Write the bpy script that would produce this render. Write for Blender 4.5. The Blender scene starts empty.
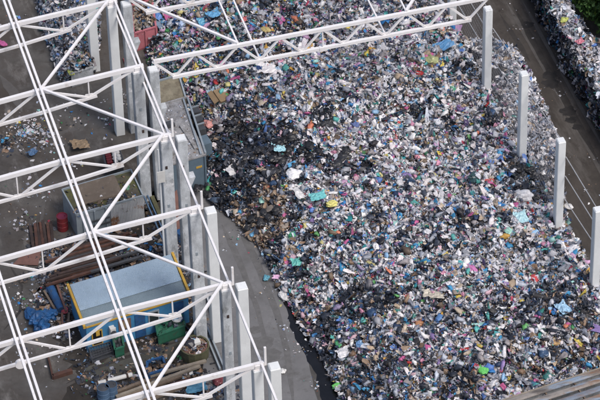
import bpy, bmesh, math, random
import numpy as np
from mathutils import Vector, Matrix

random.seed(7)
RNG = np.random.default_rng(11)
scn = bpy.context.scene
COL = scn.collection

# ------------------------------------------------------------------ camera
CAM = np.array([-29.38, -145.615, 122.566])
PITCH, YAW, ROLL = math.radians(40.821), math.radians(14.984), math.radians(-1.484)
FPX = 3415.9                                  # focal length for a 600 px wide picture
_fw = np.array([math.sin(YAW)*math.cos(PITCH), math.cos(YAW)*math.cos(PITCH), -math.sin(PITCH)])
_r = np.array([math.cos(YAW), -math.sin(YAW), 0.0])
_u = np.cross(_r, _fw)
_rt = _r*math.cos(ROLL) + _u*math.sin(ROLL)
_up = -_r*math.sin(ROLL) + _u*math.cos(ROLL)
cd = bpy.data.cameras.new('camera')
cd.sensor_width = 36.0
cd.lens = FPX/600*36
cd.clip_start, cd.clip_end = 1.0, 3000.0
cam = bpy.data.objects.new('camera', cd)
COL.objects.link(cam)
M4 = Matrix.Identity(4)
for i in range(3):
    M4[i][0], M4[i][1], M4[i][2], M4[i][3] = _rt[i], _up[i], -_fw[i], CAM[i]
cam.matrix_world = M4
scn.camera = cam

# ------------------------------------------------------------------ sky, sun, exposure (overcast)
SUN_EL, SUN_AZ = math.radians(56), math.radians(150)     # azimuth clockwise from +Y
w = bpy.data.worlds.new('World'); scn.world = w; w.use_nodes = True
nt = w.node_tree
sky = nt.nodes.new('ShaderNodeTexSky'); sky.sky_type = 'NISHITA'; sky.sun_disc = False
sky.sun_elevation = SUN_EL; sky.sun_rotation = SUN_AZ
sky.dust_density = 4.0; sky.air_density = 1.0; sky.ozone_density = 0.6
bg = nt.nodes['Background']; bg.inputs['Strength'].default_value = 0.118
nt.links.new(sky.outputs['Color'], bg.inputs['Color'])
sd = bpy.data.lights.new('sun', 'SUN'); sd.energy = 1.35; sd.angle = math.radians(18); sd.color = (1.0, 0.965, 0.93)
so = bpy.data.objects.new('sun', sd); COL.objects.link(so)
dirv = Vector((math.sin(SUN_AZ)*math.cos(SUN_EL), math.cos(SUN_AZ)*math.cos(SUN_EL), math.sin(SUN_EL)))
so.rotation_euler = dirv.to_track_quat('Z', 'Y').to_euler()
so.location = (0, 0, 80)
scn.view_settings.view_transform = 'Standard'; scn.view_settings.look = 'None'
scn.view_settings.gamma = 1.0; scn.view_settings.use_curve_mapping = False
scn.view_settings.exposure = 0.42

# ------------------------------------------------------------------ helpers
def U(px, py, z=0.0):
    """point of the place at height z that the survey picture shows at (px, py)"""
    d = _fw*FPX + _rt*(px-300) - _up*(py-200)
    t = (z-CAM[2])/d[2]
    return Vector(CAM + d*t)

def tag(o, label=None, cat=None, group=None, kind=None):
    if label: o['label'] = label
    if cat: o['category'] = cat
    if group: o['group'] = group
    if kind: o['kind'] = kind
    return o

def empty(name, loc, label, cat, group=None, rz=0.0):
    o = bpy.data.objects.new(name, None); COL.objects.link(o)
    o.location = loc; o.rotation_euler = (0, 0, rz); o.empty_display_size = 0.3
    return tag(o, label, cat, group)

class MB:
    def __init__(s): s.v = []; s.f = []
    def add(s, vs, fs):
        n = len(s.v); s.v += [tuple(p) for p in vs]; s.f += [tuple(i+n for i in f) for f in fs]; return s
    def hexa(s, b, t):
        """box from four bottom and four top corners"""
        return s.add(list(b)+list(t), [(3,2,1,0),(4,5,6,7),(0,1,5,4),(1,2,6,5),(2,3,7,6),(3,0,4,7)])
    def box(s, c, size, rz=0.0, tilt=None):
        c = Vector(c); R = Matrix.Rotation(rz, 3, 'Z')
        if tilt: R = R @ Matrix.Rotation(tilt[0], 3, 'X') @ Matrix.Rotation(tilt[1], 3, 'Y')
        x, y, z = size[0]/2, size[1]/2, size[2]/2
        P = [c + R @ Vector(p) for p in ((-x,-y,-z),(x,-y,-z),(x,y,-z),(-x,y,-z),(-x,-y,z),(x,-y,z),(x,y,z),(-x,y,z))]
        return s.hexa(P[:4], P[4:])
    def beam(s, a, b, w_, h_, up=(0,0,1)):
        a = Vector(a); b = Vector(b); d = (b-a).normalized(); up = Vector(up)
        sd_ = d.cross(up)
        if sd_.length < 1e-4: sd_ = d.cross(Vector((0,1,0)))
        sd_.normalize(); u = sd_.cross(d).normalized()
        x = sd_*(w_/2); y = u*(h_/2)
        return s.hexa([a-x-y, a+x-y, a+x+y, a-x+y], [b-x-y, b+x-y, b+x+y, b-x+y])
    def tube(s, a, b, r, n=10, r2=None, caps=True):
        a = Vector(a); b = Vector(b); d = (b-a).normalized(); r2 = r if r2 is None else r2
        q = d.cross(Vector((0.1,0.2,1))) if abs(d.z) < .95 else d.cross(Vector((1,0,0)))
        q.normalize(); p = d.cross(q)
        vs = []
        for c, rr in ((a, r), (b, r2)):
            vs += [c + (q*math.cos(2*math.pi*i/n) + p*math.sin(2*math.pi*i/n))*rr for i in range(n)]
        fs = [(i, (i+1) % n, n+(i+1) % n, n+i) for i in range(n)]
        if caps: fs += [tuple(range(n-1, -1, -1)), tuple(range(n, 2*n))]
        return s.add(vs, fs)
    def lathe(s, c, prof, n=20):
        c = Vector(c); vs = []; fs = []
        for r, z in prof:
            vs += [c + Vector((r*math.cos(2*math.pi*i/n), r*math.sin(2*math.pi*i/n), z)) for i in range(n)]
        for k in range(len(prof)-1):
            fs += [(k*n+i, k*n+(i+1) % n, (k+1)*n+(i+1) % n, (k+1)*n+i) for i in range(n)]
        return s.add(vs, fs)
    def prism(s, poly, z0, z1):
        n = len(poly)
        vs = [(p[0], p[1], z0) for p in poly] + [(p[0], p[1], z1) for p in poly]
        fs = [tuple(range(n-1, -1, -1)), tuple(range(n, 2*n))] + [(i, (i+1) % n, n+(i+1) % n, n+i) for i in range(n)]
        return s.add(vs, fs)
    def blob(s, c, size, seed=0, rough=.25, sub=2, rz=None):
        rr = random.Random(seed); V, F = ICO[sub]
        ph = [Vector((rr.uniform(-3,3), rr.uniform(-3,3), rr.uniform(-3,3))) for _ in range(4)]
        R = Matrix.Rotation(rr.uniform(0, 6.28) if rz is None else rz, 3, 'Z'); c = Vector(c); vs = []
        for p in V:
            p = Vector(p); k = 1 + rough*sum(math.sin(q.dot(p)*1.6+q.x) for q in ph)/2.2 + rr.uniform(-.5, .5)*rough
            vs.append(c + R @ Vector((p.x*size[0]*k, p.y*size[1]*k, p.z*size[2]*k)))
        return s.add(vs, F)
    def build(s, name, mat, parent=None, smooth=False, bevel=0.0):
        me = bpy.data.meshes.new(name)
        inv = parent.matrix_basis.inverted() if parent else None
        if parent and parent.parent: inv = (parent.parent.matrix_basis @ parent.matrix_basis).inverted()
        vs = [tuple(inv @ Vector(p)) for p in s.v] if inv else s.v
        me.from_pydata(vs, [], s.f)
        bm = bmesh.new(); bm.from_mesh(me); bmesh.ops.recalc_face_normals(bm, faces=bm.faces)
        if bevel:
            bmesh.ops.bevel(bm, geom=list(bm.edges), offset=bevel, segments=1, affect='EDGES', clamp_overlap=True)
        bm.to_mesh(me); bm.free()
        if smooth:
            for p in me.polygons: p.use_smooth = True
        me.materials.append(mat)
        o = bpy.data.objects.new(name, me); COL.objects.link(o)
        if parent: o.parent = parent
        return o

ICO = {}
for sub in (1, 2, 3):
    bm = bmesh.new(); bmesh.ops.create_icosphere(bm, subdivisions=sub, radius=1.0)
    bm.verts.ensure_lookup_table()
    ICO[sub] = ([tuple(v.co) for v in bm.verts], [tuple(v.index for v in f.verts) for f in bm.faces]); bm.free()

# value noise on world coordinates
_NT = RNG.random((64, 64))
def vnoise(x, y, sc):
    x = np.asarray(x)/sc + 100.3; y = np.asarray(y)/sc + 200.7
    xi = np.floor(x).astype(int); yi = np.floor(y).astype(int); fx = x-xi; fy = y-yi
    fx = fx*fx*(3-2*fx); fy = fy*fy*(3-2*fy)
    g = lambda a, b: _NT[a % 64, b % 64]
    return (g(xi, yi)*(1-fx)+g(xi+1, yi)*fx)*(1-fy) + (g(xi, yi+1)*(1-fx)+g(xi+1, yi+1)*fx)*fy

# ------------------------------------------------------------------ materials
def mat(name, col, rough=.7, var=.25, scale=3.0, col2=None, metal=0.0, bump=0.0, bscale=20.0, spec=.4, ramp=(.35, .7), detail=6.0, stretch=None):
    m = bpy.data.materials.new(name); m.use_nodes = True; n = m.node_tree.nodes; l = m.node_tree.links
    b = n['Principled BSDF']; b.inputs['Roughness'].default_value = rough; b.inputs['Metallic'].default_value = metal
    b.inputs['Specular IOR Level'].default_value = spec
    geo = n.new('ShaderNodeNewGeometry')
    mp = n.new('ShaderNodeMapping'); l.new(geo.outputs['Position'], mp.inputs['Vector'])
    if stretch: mp.inputs['Scale'].default_value = stretch
    t = n.new('ShaderNodeTexNoise'); t.inputs['Scale'].default_value = scale; t.inputs['Detail'].default_value = detail
    t.inputs['Roughness'].default_value = .65
    l.new(mp.outputs['Vector'], t.inputs['Vector'])
    r = n.new('ShaderNodeValToRGB'); r.color_ramp.elements[0].position = ramp[0]; r.color_ramp.elements[1].position = ramp[1]
    c2 = col2 if col2 else tuple(max(0, c*(1-var)) for c in col)
    r.color_ramp.elements[0].color = (*c2, 1); r.color_ramp.elements[1].color = (*col, 1)
    l.new(t.outputs['Fac'], r.inputs['Fac']); l.new(r.outputs['Color'], b.inputs['Base Color'])
    if bump:
        t2 = n.new('ShaderNodeTexNoise'); t2.inputs['Scale'].default_value = bscale; t2.inputs['Detail'].default_value = 5
        l.new(geo.outputs['Position'], t2.inputs['Vector'])
        bp = n.new('ShaderNodeBump'); bp.inputs['Strength'].default_value = bump; bp.inputs['Distance'].default_value = .05
        l.new(t2.outputs['Fac'], bp.inputs['Height']); l.new(bp.outputs['Normal'], b.inputs['Normal'])
    return m

def overlay(m, col, scale, lo, hi, detail=8.0, stretch=None):
    """mix another colour in by a second noise (stains, moss, rust, dirt)"""
    n = m.node_tree.nodes; l = m.node_tree.links; b = n['Principled BSDF']
    src = b.inputs['Base Color'].links[0].from_socket
    geo = n.new('ShaderNodeNewGeometry'); mp = n.new('ShaderNodeMapping'); l.new(geo.outputs['Position'], mp.inputs['Vector'])
    mp.inputs['Location'].default_value = (scale*7.3, lo*31, 4.1)
    if stretch: mp.inputs['Scale'].default_value = stretch
    t = n.new('ShaderNodeTexNoise'); t.inputs['Scale'].default_value = scale; t.inputs['Detail'].default_value = detail; t.inputs['Roughness'].default_value = .7
    l.new(mp.outputs['Vector'], t.inputs['Vector'])
    r = n.new('ShaderNodeMapRange'); r.inputs['From Min'].default_value = lo; r.inputs['From Max'].default_value = hi
    l.new(t.outputs['Fac'], r.inputs['Value'])
    x = n.new('ShaderNodeMix'); x.data_type = 'RGBA'
    l.new(r.outputs['Result'], x.inputs['Factor']); l.new(src, x.inputs[6]); x.inputs[7].default_value = (*col, 1)
    l.new(x.outputs[2], b.inputs['Base Color'])
    return m

def attr_mat(name, source, rough=.5, spec=.45):
    m = bpy.data.materials.new(name); m.use_nodes = True; n = m.node_tree.nodes; l = m.node_tree.links
    b = n['Principled BSDF']; b.inputs['Roughness'].default_value = rough; b.inputs['Specular IOR Level'].default_value = spec
    if source == 'attr':
        a = n.new('ShaderNodeVertexColor'); a.layer_name = 'tint'
    else:
        a = n.new('ShaderNodeObjectInfo')
    geo = n.new('ShaderNodeNewGeometry')
    t = n.new('ShaderNodeTexNoise'); t.inputs['Scale'].default_value = 9.0; t.inputs['Detail'].default_value = 4
    l.new(geo.outputs['Position'], t.inputs['Vector'])
    r = n.new('ShaderNodeMapRange'); r.inputs['From Min'].default_value = .3; r.inputs['From Max'].default_value = .7
    r.inputs['To Min'].default_value = .72; r.inputs['To Max'].default_value = 1.08
    l.new(t.outputs['Fac'], r.inputs['Value'])
    x = n.new('ShaderNodeMix'); x.data_type = 'RGBA'; x.blend_type = 'MULTIPLY'; x.inputs['Factor'].default_value = 1.0
    l.new(a.outputs['Color'], x.inputs[6]); l.new(r.outputs['Result'], x.inputs[7]); l.new(x.outputs[2], b.inputs['Base Color'])
    return m

WHITE = overlay(overlay(mat('white_painted_steel', (.80,.785,.79), .5, .10, 1.2), (.48,.42,.38), 1.1, .58, .78), (.33,.22,.15), 6.0, .66, .76)
CONC = overlay(overlay(mat('weathered_concrete', (.52,.55,.58), .85, .38, 1.6, bump=.35, bscale=14, stretch=(1,1,.5), ramp=(.4,.62)), (.15,.155,.15), 2.4, .56, .74, stretch=(1,1,.4)), (.66,.67,.69), 1.8, .56, .70)
CONCP = overlay(overlay(mat('pale_concrete', (.72,.745,.755), .8, .14, .9, bump=.12, bscale=14), (.33,.34,.34), 2.6, .6, .85, stretch=(1,1,.15)), (.26,.26,.25), 9.0, .68, .85)
GROUND = overlay(overlay(mat('yard_ground', (.122,.115,.108), .9, .5, .5, bump=.5, bscale=6), (.060,.050,.043), .16, .44, .60), (.20,.19,.18), .9, .54, .76, stretch=(1,.35,1))
overlay(GROUND, (.05,.043,.038), 1.3, .56, .72)
APRON = overlay(overlay(mat('apron_concrete', (.165,.165,.17), .75, .25, .5, bump=.2, bscale=9), (.10,.10,.10), .5, .52, .72), (.24,.24,.24), 4.0, .62, .8)
overlay(APRON, (.08,.078,.075), 1.1, .56, .72)
ROAD = overlay(overlay(mat('road_surface', (.070,.061,.054), .85, .35, .8, bump=.4, bscale=7), (.040,.034,.030), .5, .48, .62, stretch=(1,.3,1)), (.125,.117,.11), .9, .54, .76, stretch=(1,.2,1))
overlay(ROAD, (.03,.025,.022), 2.0, .58, .72)
LANE = overlay(mat('mossy_slab', (.085,.085,.074), .9, .4, .7, bump=.3, bscale=8), (.055,.05,.036), .8, .5, .7)
WET = mat('wet_leachate', (.012,.012,.014), .25, .5, 1.0, bump=.2, bscale=4)
DARKGROUND = overlay(mat('dark_ground', (.040,.034,.029), .9, .45, .9, bump=.5, bscale=7), (.075,.067,.057), 1.3, .56, .74)
ROADWET = mat('wet_road', (.045,.040,.036), .45, .5, 2.0, bump=.3, bscale=7)
DAMP = mat('damp_concrete', (.085,.08,.075), .6, .4, .9, bump=.2, bscale=8)
DARKFILL = overlay(mat('dark_fill', (.05,.047,.045), .9, .5, 2.0, bump=.8, bscale=6), (.14,.12,.10), 1.2, .55, .75)
RUST = overlay(mat('rusty_steel', (.13,.062,.045), .85, .55, 2.0, bump=.3), (.05,.035,.035), 3.0, .5, .7)
RUST2 = overlay(mat('dark_rusted_steel', (.062,.042,.038), .85, .5, 2.0, bump=.3), (.14,.07,.05), 4.0, .58, .8)
RUSTSHEET = overlay(mat('rusty_sheet', (.20,.105,.085), .8, .3, 1.5), (.10,.06,.055), 2.5, .55, .8)
BLUEROOF = overlay(mat('pale_blue_roof', (.33,.43,.53), .6, .12, .8), (.24,.31,.37), 2.0, .52, .75)
overlay(BLUEROOF, (.45,.52,.58), 5.0, .6, .8)
GREYROOF = overlay(mat('grey_blue_roof', (.20,.26,.30), .6, .15, .8), (.15,.19,.22), 4.0, .55, .8)
YELLOW = overlay(mat('yellow_paint', (.55,.34,.06), .6, .25, 3.0), (.25,.17,.08), 3.0, .54, .75)
BLUEWALL = overlay(mat('blue_wall', (.06,.24,.46), .6, .3, 1.5), (.10,.15,.20), 1.6, .52, .72)
DARK = mat('dark_opening', (.012,.012,.014), .4, .4, 3)
GLASS = mat('dark_glass', (.03,.035,.04), .12, .3, 2, spec=.6)
MOSS = overlay(overlay(mat('mossy_roof_felt', (.085,.078,.062), .95, .4, 1.5, bump=.6), (.10,.105,.03), 1.1, .46, .62), (.03,.028,.026), 2.0, .58, .75)
BROWNCOVER = overlay(mat('brown_cover', (.15,.12,.095), .9, .25, 1.2, bump=.5), (.21,.18,.15), 3.0, .55, .8)
GALV = overlay(mat('galvanised_steel', (.33,.38,.42), .5, .25, 1.2, metal=.2), (.19,.20,.21), 2.0, .55, .75)
WHITERUST = overlay(overlay(mat('rusting_white_sheet', (.52,.53,.54), .7, .2, 2.0), (.26,.115,.04), .9, .52, .60), (.10,.07,.06), 1.7, .58, .7)
RED = overlay(mat('red_paint', (.20,.022,.028), .55, .3, 2.0), (.09,.03,.028), 3.0, .5, .7)
PINKRED = overlay(mat('faded_red_paint', (.50,.17,.20), .6, .25, 2.0), (.30,.10,.11), 4.0, .6, .8)
BLUEGREY = overlay(mat('blue_grey_paint', (.115,.165,.21), .6, .2, 1.5), (.07,.09,.11), 4.0, .58, .8)
DUSTTOP = overlay(overlay(mat('dusty_steel_lid', (.36,.36,.37), .9, .4, 3.2, bump=.6), (.15,.145,.14), 2.5, .5, .66), (.24,.17,.11), 1.8, .66, .78)
OCHRE = overlay(mat('ochre_hopper_lining', (.25,.225,.165), .9, .35, 2.5, bump=.5), (.13,.11,.08), 2.2, .48, .66)
GREEN = overlay(mat('green_paint', (.025,.14,.085), .65, .3, 2.0), (.05,.05,.04), 2.5, .5, .7)
DKGREY = mat('dark_grey_steel', (.07,.075,.085), .6, .4, 3.0)
PALE = overlay(mat('pale_plastic', (.62,.62,.60), .6, .12, 3.0), (.4,.38,.34), 6.0, .6, .8)
WOOD = overlay(mat('weathered_timber', (.20,.155,.12), .9, .35, 2.0, bump=.4), (.10,.07,.055), 4.0, .5, .7)
WOODL = overlay(mat('pale_timber', (.30,.26,.21), .9, .3, 2.0, bump=.4), (.17,.13,.10), 4.0, .55, .75)
BLUEP = overlay(mat('blue_plastic', (.025,.10,.26), .55, .4, 3.0), (.06,.07,.08), 2.5, .5, .68)
BLUESTEEL = overlay(mat('blue_steel', (.085,.15,.25), .55, .3, 3.0), (.2,.22,.24), 5.0, .58, .8)
MOSSBEAM = overlay(mat('mossy_timber', (.11,.11,.06), .95, .4, 3.0, bump=.4), (.06,.05,.04), 4.0, .5, .7)
CARD = overlay(mat('brown_cardboard', (.27,.19,.11), .85, .2, 3.0), (.2,.12,.06), 5.0, .6, .8)
BARK = mat('bark', (.06,.045,.035), .9, .4, 4.0)
FIBRE = overlay(overlay(overlay(mat('ribbed_roof', (.29,.265,.245), .85, .35, 1.3, bump=.3), (.19,.10,.055), .8, .50, .60, stretch=(.35,1.6,1)), (.20,.26,.34), .9, .54, .62, stretch=(.35,1.6,1)), (.09,.08,.075), 1.2, .52, .66, stretch=(.35,2.2,1))
NETW = mat('dull_netting_wire', (.26,.26,.28), .6, .3, 3)
WIRE = mat('galvanised_wire', (.45,.45,.46), .5, .2, 3)
TRASH = attr_mat('mixed_waste', 'attr', .5, .4)
LEAF = attr_mat('leaf', 'attr', .6, .25)
BAG = attr_mat('bag_plastic', 'object', .42, .5)

# ------------------------------------------------------------------ ground, road, apron
def sheet(name, poly, z, m, label=None):
    mb = MB(); n = len(poly); mb.add([(p[0], p[1], z) for p in poly], [tuple(range(n))])
    o = mb.build(name, m); o['kind'] = 'structure'; return o
def flat(pts, z=0): return [U(x, y, z) for x, y in pts]
sheet('ground', [(-900,-900),(900,-900),(900,1200),(-900,1200)], 0.0, GROUND)
W = 18.76; B = 6.0
def smooth_edge(pts, n=6, amp=.35, seed=1):
    rr = random.Random(seed); out = []
    for i in range(len(pts)):
        a = pts[i]; b = pts[(i+1) % len(pts)]
        for k in range(n):
            t = k/n; j = amp if (a-b).length < 14 else 0
            out.append(Vector((a.x+(b.x-a.x)*t+rr.uniform(-j, j), a.y+(b.y-a.y)*t+rr.uniform(-j, j), 0)))
    return out
sheet('concrete_apron', flat([(196,150),(215,190),(300,190),(420,330),(420,520),(190,520),(205,345),(196,270),(186,215)]), .004, APRON)
sheet('road', [Vector((W-1,-90,0)), Vector((26.8,-90,0)), Vector((26.8,90,0)), Vector((W-1,90,0))], .004, ROAD)
sheet('mossy_lane', smooth_edge(flat([(86,368),(128,352),(196,330),(206,345),(190,352),(130,371),(92,385)]), 5, .12, 3), .008, LANE)
sheet('dark_ground', smooth_edge(flat([(40,285),(55,248),(88,238),(120,226),(148,205),(166,180),(178,190),(192,250),(205,320),(218,372),(226,420),(60,425),(76,378),(64,345),(40,318)]), 8, .4, 9), .0025, DARKGROUND)  # darker brown ground round the cabin and scrap
sheet('damp_strip', smooth_edge(flat([(250,238),(262,248),(276,282),(292,318),(306,350),(318,400),(330,440),(352,440),(325,370),(300,310),(285,270),(270,240)]), 5, .07, 5), .008, DAMP)
sheet('leachate_puddle', smooth_edge(flat([(268,262),(280,292),(287,312),(291,330),(303,352),(316,375),(322,402),(338,430),(372,430),(350,380),(320,330),(300,290),(285,262)]), 5, .06, 6), .012, WET)
def track(pts, w_, m_, seed):
    rr = random.Random(seed); zt = .0052+.0005*seed; wl = wr = 1.0; L_ = []; R_ = []; P_ = flat(pts); Q = []
    for a, b in zip(P_[:-1], P_[1:]):
        for k in range(12): Q.append(a+(b-a)*(k/12))
    Q.append(P_[-1]); mb = MB(); vs = []
    for i, p in enumerate(Q):
        d = (Q[min(i+1, len(Q)-1)]-Q[max(i-1, 0)]).normalized(); nn = Vector((d.y, -d.x, 0)); j = min(1, .1+i/8, .1+(len(Q)-1-i)/8); wl = min(1.3, max(.5, wl+rr.uniform(-.12,.12))); wr = min(1.3, max(.5, wr+rr.uniform(-.12,.12)))
        vs += [p-nn*w_*j*.5*wl+Vector((0,0,zt)), p+nn*w_*j*.5*wr+Vector((0,0,zt))]
    mb.add(vs, [(2*i, 2*i+1, 2*i+3, 2*i+2) for i in range(len(Q)-1)])
    mb.build('tyre_track', m_)['kind'] = 'structure'
TRK = mat('track_mud', (.052,.047,.044), .9, .4, 1.5, bump=.5, bscale=12)
TRKA = mat('faint_track', (.135,.134,.135), .85, .3, 2.5, bump=.3, bscale=12)
TRKL = mat('dry_track', (.115,.107,.101), .9, .3, 1.5, bump=.5, bscale=12)
for i, (pts, w_, m_) in enumerate([([(505,0),(530,42),(556,88),(590,150),(620,205)], .26, TRKL), ([(522,0),(546,44),(572,92),(610,160)], .24, TRKL), ([(513,5),(540,55),(566,102),(600,165)], .35, TRK), ([(500,14),(516,40),(530,62)], .3, TRK),
        ([(2,120),(30,160),(44,200),(36,250)], .2, TRKL), ([(52,135),(80,128),(112,108)], .22, TRKL), ([(0,75),(14,92),(22,112)], .5, TRKL), ([(4,330),(20,312),(22,286),(8,262)], .22, TRK), ([(66,384),(100,366),(140,352),(190,338)], .25, TRK),
        ([(222,225),(240,262),(258,310),(268,352),(276,410)], .42, TRKA), ([(236,224),(256,262),(275,310),(286,352),(294,410)], .38, TRKA)]): track(pts, w_, m_, i)
for k, (px, py, r) in enumerate([(262,343,.55),(271,355,.45),(256,330,.3)]):
    c = U(px, py)
    sheet('oil_stain', [c+Vector((r*1.3*math.cos(a)*random.uniform(.75,1.2), r*math.sin(a)*random.uniform(.75,1.2), 0)) for a in [i*math.pi/9 for i in range(18)]], .0125+k*.002, TRKA)
for k, (px, py, r) in enumerate([(549,76,.5),(551,83,.55),(568,111,.5),(571,120,.35),(577,127,.3),(528,25,.4)]):
    c = U(px, py)
    r *= .8
    sheet('wet_patch', [c+Vector((r*1.2*math.cos(a)*random.uniform(.7,1.2), r*math.sin(a)*random.uniform(.7,1.25), 0)) for a in [i*math.pi/9 for i in range(18)]], .0125+.0006*k, ROADWET)

# ------------------------------------------------------------------ waste: scattered pieces
PAL = {
 'white': ((.70,.70,.74),(.57,.58,.63),(.77,.76,.78),(.48,.52,.60),(.64,.60,.62)),
 'grey': ((.29,.31,.36),(.21,.23,.28),(.37,.38,.42),(.27,.25,.26)),
 'dark': ((.018,.022,.032),(.03,.036,.052),(.045,.053,.075),(.025,.024,.028),(.06,.064,.08)),
 'navy': ((.03,.05,.11),(.04,.08,.16),(.06,.09,.14)),
 'blue': ((.04,.20,.48),(.06,.30,.55),(.10,.20,.50),(.28,.46,.66)),
 'teal': ((.04,.30,.33),(.12,.45,.42),(.05,.24,.22),(.30,.55,.52)),
 'green': ((.06,.26,.09),(.14,.40,.14),(.05,.16,.09)),
 'brown': ((.23,.15,.10),(.16,.115,.08),(.30,.21,.145),(.115,.085,.065)),
 'tan': ((.42,.33,.24),(.50,.42,.33),(.36,.30,.25)),
 'pink': ((.55,.25,.36),(.62,.42,.48),(.50,.12,.28),(.55,.34,.52)),
 'red': ((.48,.05,.05),(.40,.06,.10),(.58,.20,.12)),
 'yellow': ((.60,.48,.10),(.55,.50,.22),(.62,.36,.08)),
 'purple': ((.28,.20,.42),(.38,.32,.50),(.18,.13,.28)),
}
MIX = {
 'heap':   dict(white=.38,grey=.19,dark=.15,navy=.05,blue=.055,teal=.03,green=.008,brown=.07,tan=.06,pink=.045,red=.010,yellow=.014,purple=.03),
 'pale':   dict(white=.48,grey=.18,dark=.12,navy=.045,blue=.065,teal=.035,green=.005,brown=.04,tan=.05,pink=.045,red=.008,yellow=.014,purple=.018),
 'dim':    dict(white=.25,grey=.22,dark=.24,navy=.07,blue=.06,teal=.035,green=.010,brown=.09,tan=.05,pink=.03,red=.008,yellow=.010,purple=.025),
 'black':  dict(white=.05,grey=.07,dark=.68,navy=.14,blue=.015,teal=.01,brown=.045,tan=.01,pink=.01),
 'brown':  dict(white=.12,grey=.10,dark=.14,navy=.02,blue=.01,brown=.36,tan=.22,pink=.015,red=.015),
 'gaudy':  dict(white=.30,grey=.15,dark=.21,navy=.05,blue=.07,teal=.05,green=.03,brown=.07,tan=.04,pink=.035,red=.02,yellow=.03,purple=.025),
 'bales':  dict(white=.46,grey=.34,dark=.10,navy=.03,blue=.02,teal=.008,brown=.03,tan=.03,pink=.01,purple=.01),
 'shaded_baleface':dict(white=.08,grey=.18,dark=.50,navy=.06,blue=.02,teal=.02,green=.02,brown=.08,tan=.02,pink=.01),  # darker mix: shade on the side faces put into the piece colours
 'mound':  dict(white=.30,grey=.36,dark=.15,navy=.06,blue=.05,teal=.03,brown=.05,tan=.02,pink=.01,purple=.01,green=.01),
 'bulky':  dict(white=.22,grey=.20,dark=.36,brown=.10,tan=.08,blue=.02,green=.02),
 'litter': dict(white=.36,grey=.30,dark=.10,blue=.05,teal=.03,green=.02,brown=.08,tan=.05,yellow=.02,red=.01),
 'road': dict(white=.35,grey=.4,brown=.25),
 'scrap':  dict(white=.025,grey=.12,dark=.50,navy=.07,blue=.03,green=.012,brown=.25,tan=.015),
}
_KEYS = list(PAL)
def colours(mixes, rng):
    out = np.zeros((len(mixes), 3))
    mixes = np.array(mixes)
    for mname in np.unique(mixes):
        idx = np.where(mixes == mname)[0]; mx = MIX[mname]
        p = np.array([mx.get(k, 0) for k in _KEYS]); p /= p.sum()
        kk = rng.choice(len(_KEYS), len(idx), p=p)
        for j, k in zip(idx, kk):
            c = PAL[_KEYS[k]]; out[j] = c[rng.integers(len(c))]
    return np.clip(out*rng.uniform(.75, 1.2, (len(mixes), 1)), .008, .8)

def template_blobs(n, rng):
    out = []
    V = np.array(ICO[2][0]); F = np.array(ICO[2][1])
    for _ in range(n):
        k = np.ones(len(V))
        for _ in range(6):
            q = rng.normal(0, 3.0, 3); k += .17*np.sin(V @ q + rng.uniform(0, 6))
        k = np.maximum(k+rng.uniform(-.24, .24, len(V)), .25)
        out.append((V*k[:, None], F))
    return out
def template_chips(n, rng):
    V = np.array(ICO[1][0]); F = np.array(ICO[1][1]); out = []
    for _ in range(n):
        out.append((V*(1+rng.uniform(-.4, .4, (len(V), 1))), F))
    return out
def template_sheets(n, rng):
    out = []
    g = 4
    for _ in range(n):
        xs, ys = np.meshgrid(np.linspace(-1, 1, g), np.linspace(-1, 1, g))
        V = np.stack([xs.ravel(), ys.ravel(), np.zeros(g*g)], 1)
        V[:, :2] += rng.uniform(-.28, .28, (g*g, 2)); V[:, 2] = rng.uniform(-.6, .6, g*g)
        F = []
        for j in range(g-1):
            for i in range(g-1):
                a = j*g+i; F += [(a, a+1, a+g+1), (a, a+g+1, a+g)]
        V2 = V.copy(); V2[:, 2] -= .07
        out.append((np.concatenate([V]), np.array(F)))
    return out
TB, TS, TC = template_blobs(16, RNG), template_sheets(16, RNG), template_chips(12, RNG)

def rotmats(rng, n, tilt):
    a = rng.uniform(0, 2*np.pi, n); b = rng.normal(0, tilt, n); c = rng.normal(0, tilt, n)
    ca, sa, cb, sb, cc, sc = np.cos(a), np.sin(a), np.cos(b), np.sin(b), np.cos(c), np.sin(c)
    Z = np.zeros((n, 3, 3)); Z[:, 0, 0] = ca; Z[:, 0, 1] = -sa; Z[:, 1, 0] = sa; Z[:, 1, 1] = ca; Z[:, 2, 2] = 1
    X = np.zeros((n, 3, 3)); X[:, 0, 0] = 1; X[:, 1, 1] = cb; X[:, 1, 2] = -sb; X[:, 2, 1] = sb; X[:, 2, 2] = cb
    Y = np.zeros((n, 3, 3)); Y[:, 1, 1] = 1; Y[:, 0, 0] = cc; Y[:, 0, 2] = sc; Y[:, 2, 0] = -sc; Y[:, 2, 2] = cc
    return X @ Y @ Z

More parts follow.
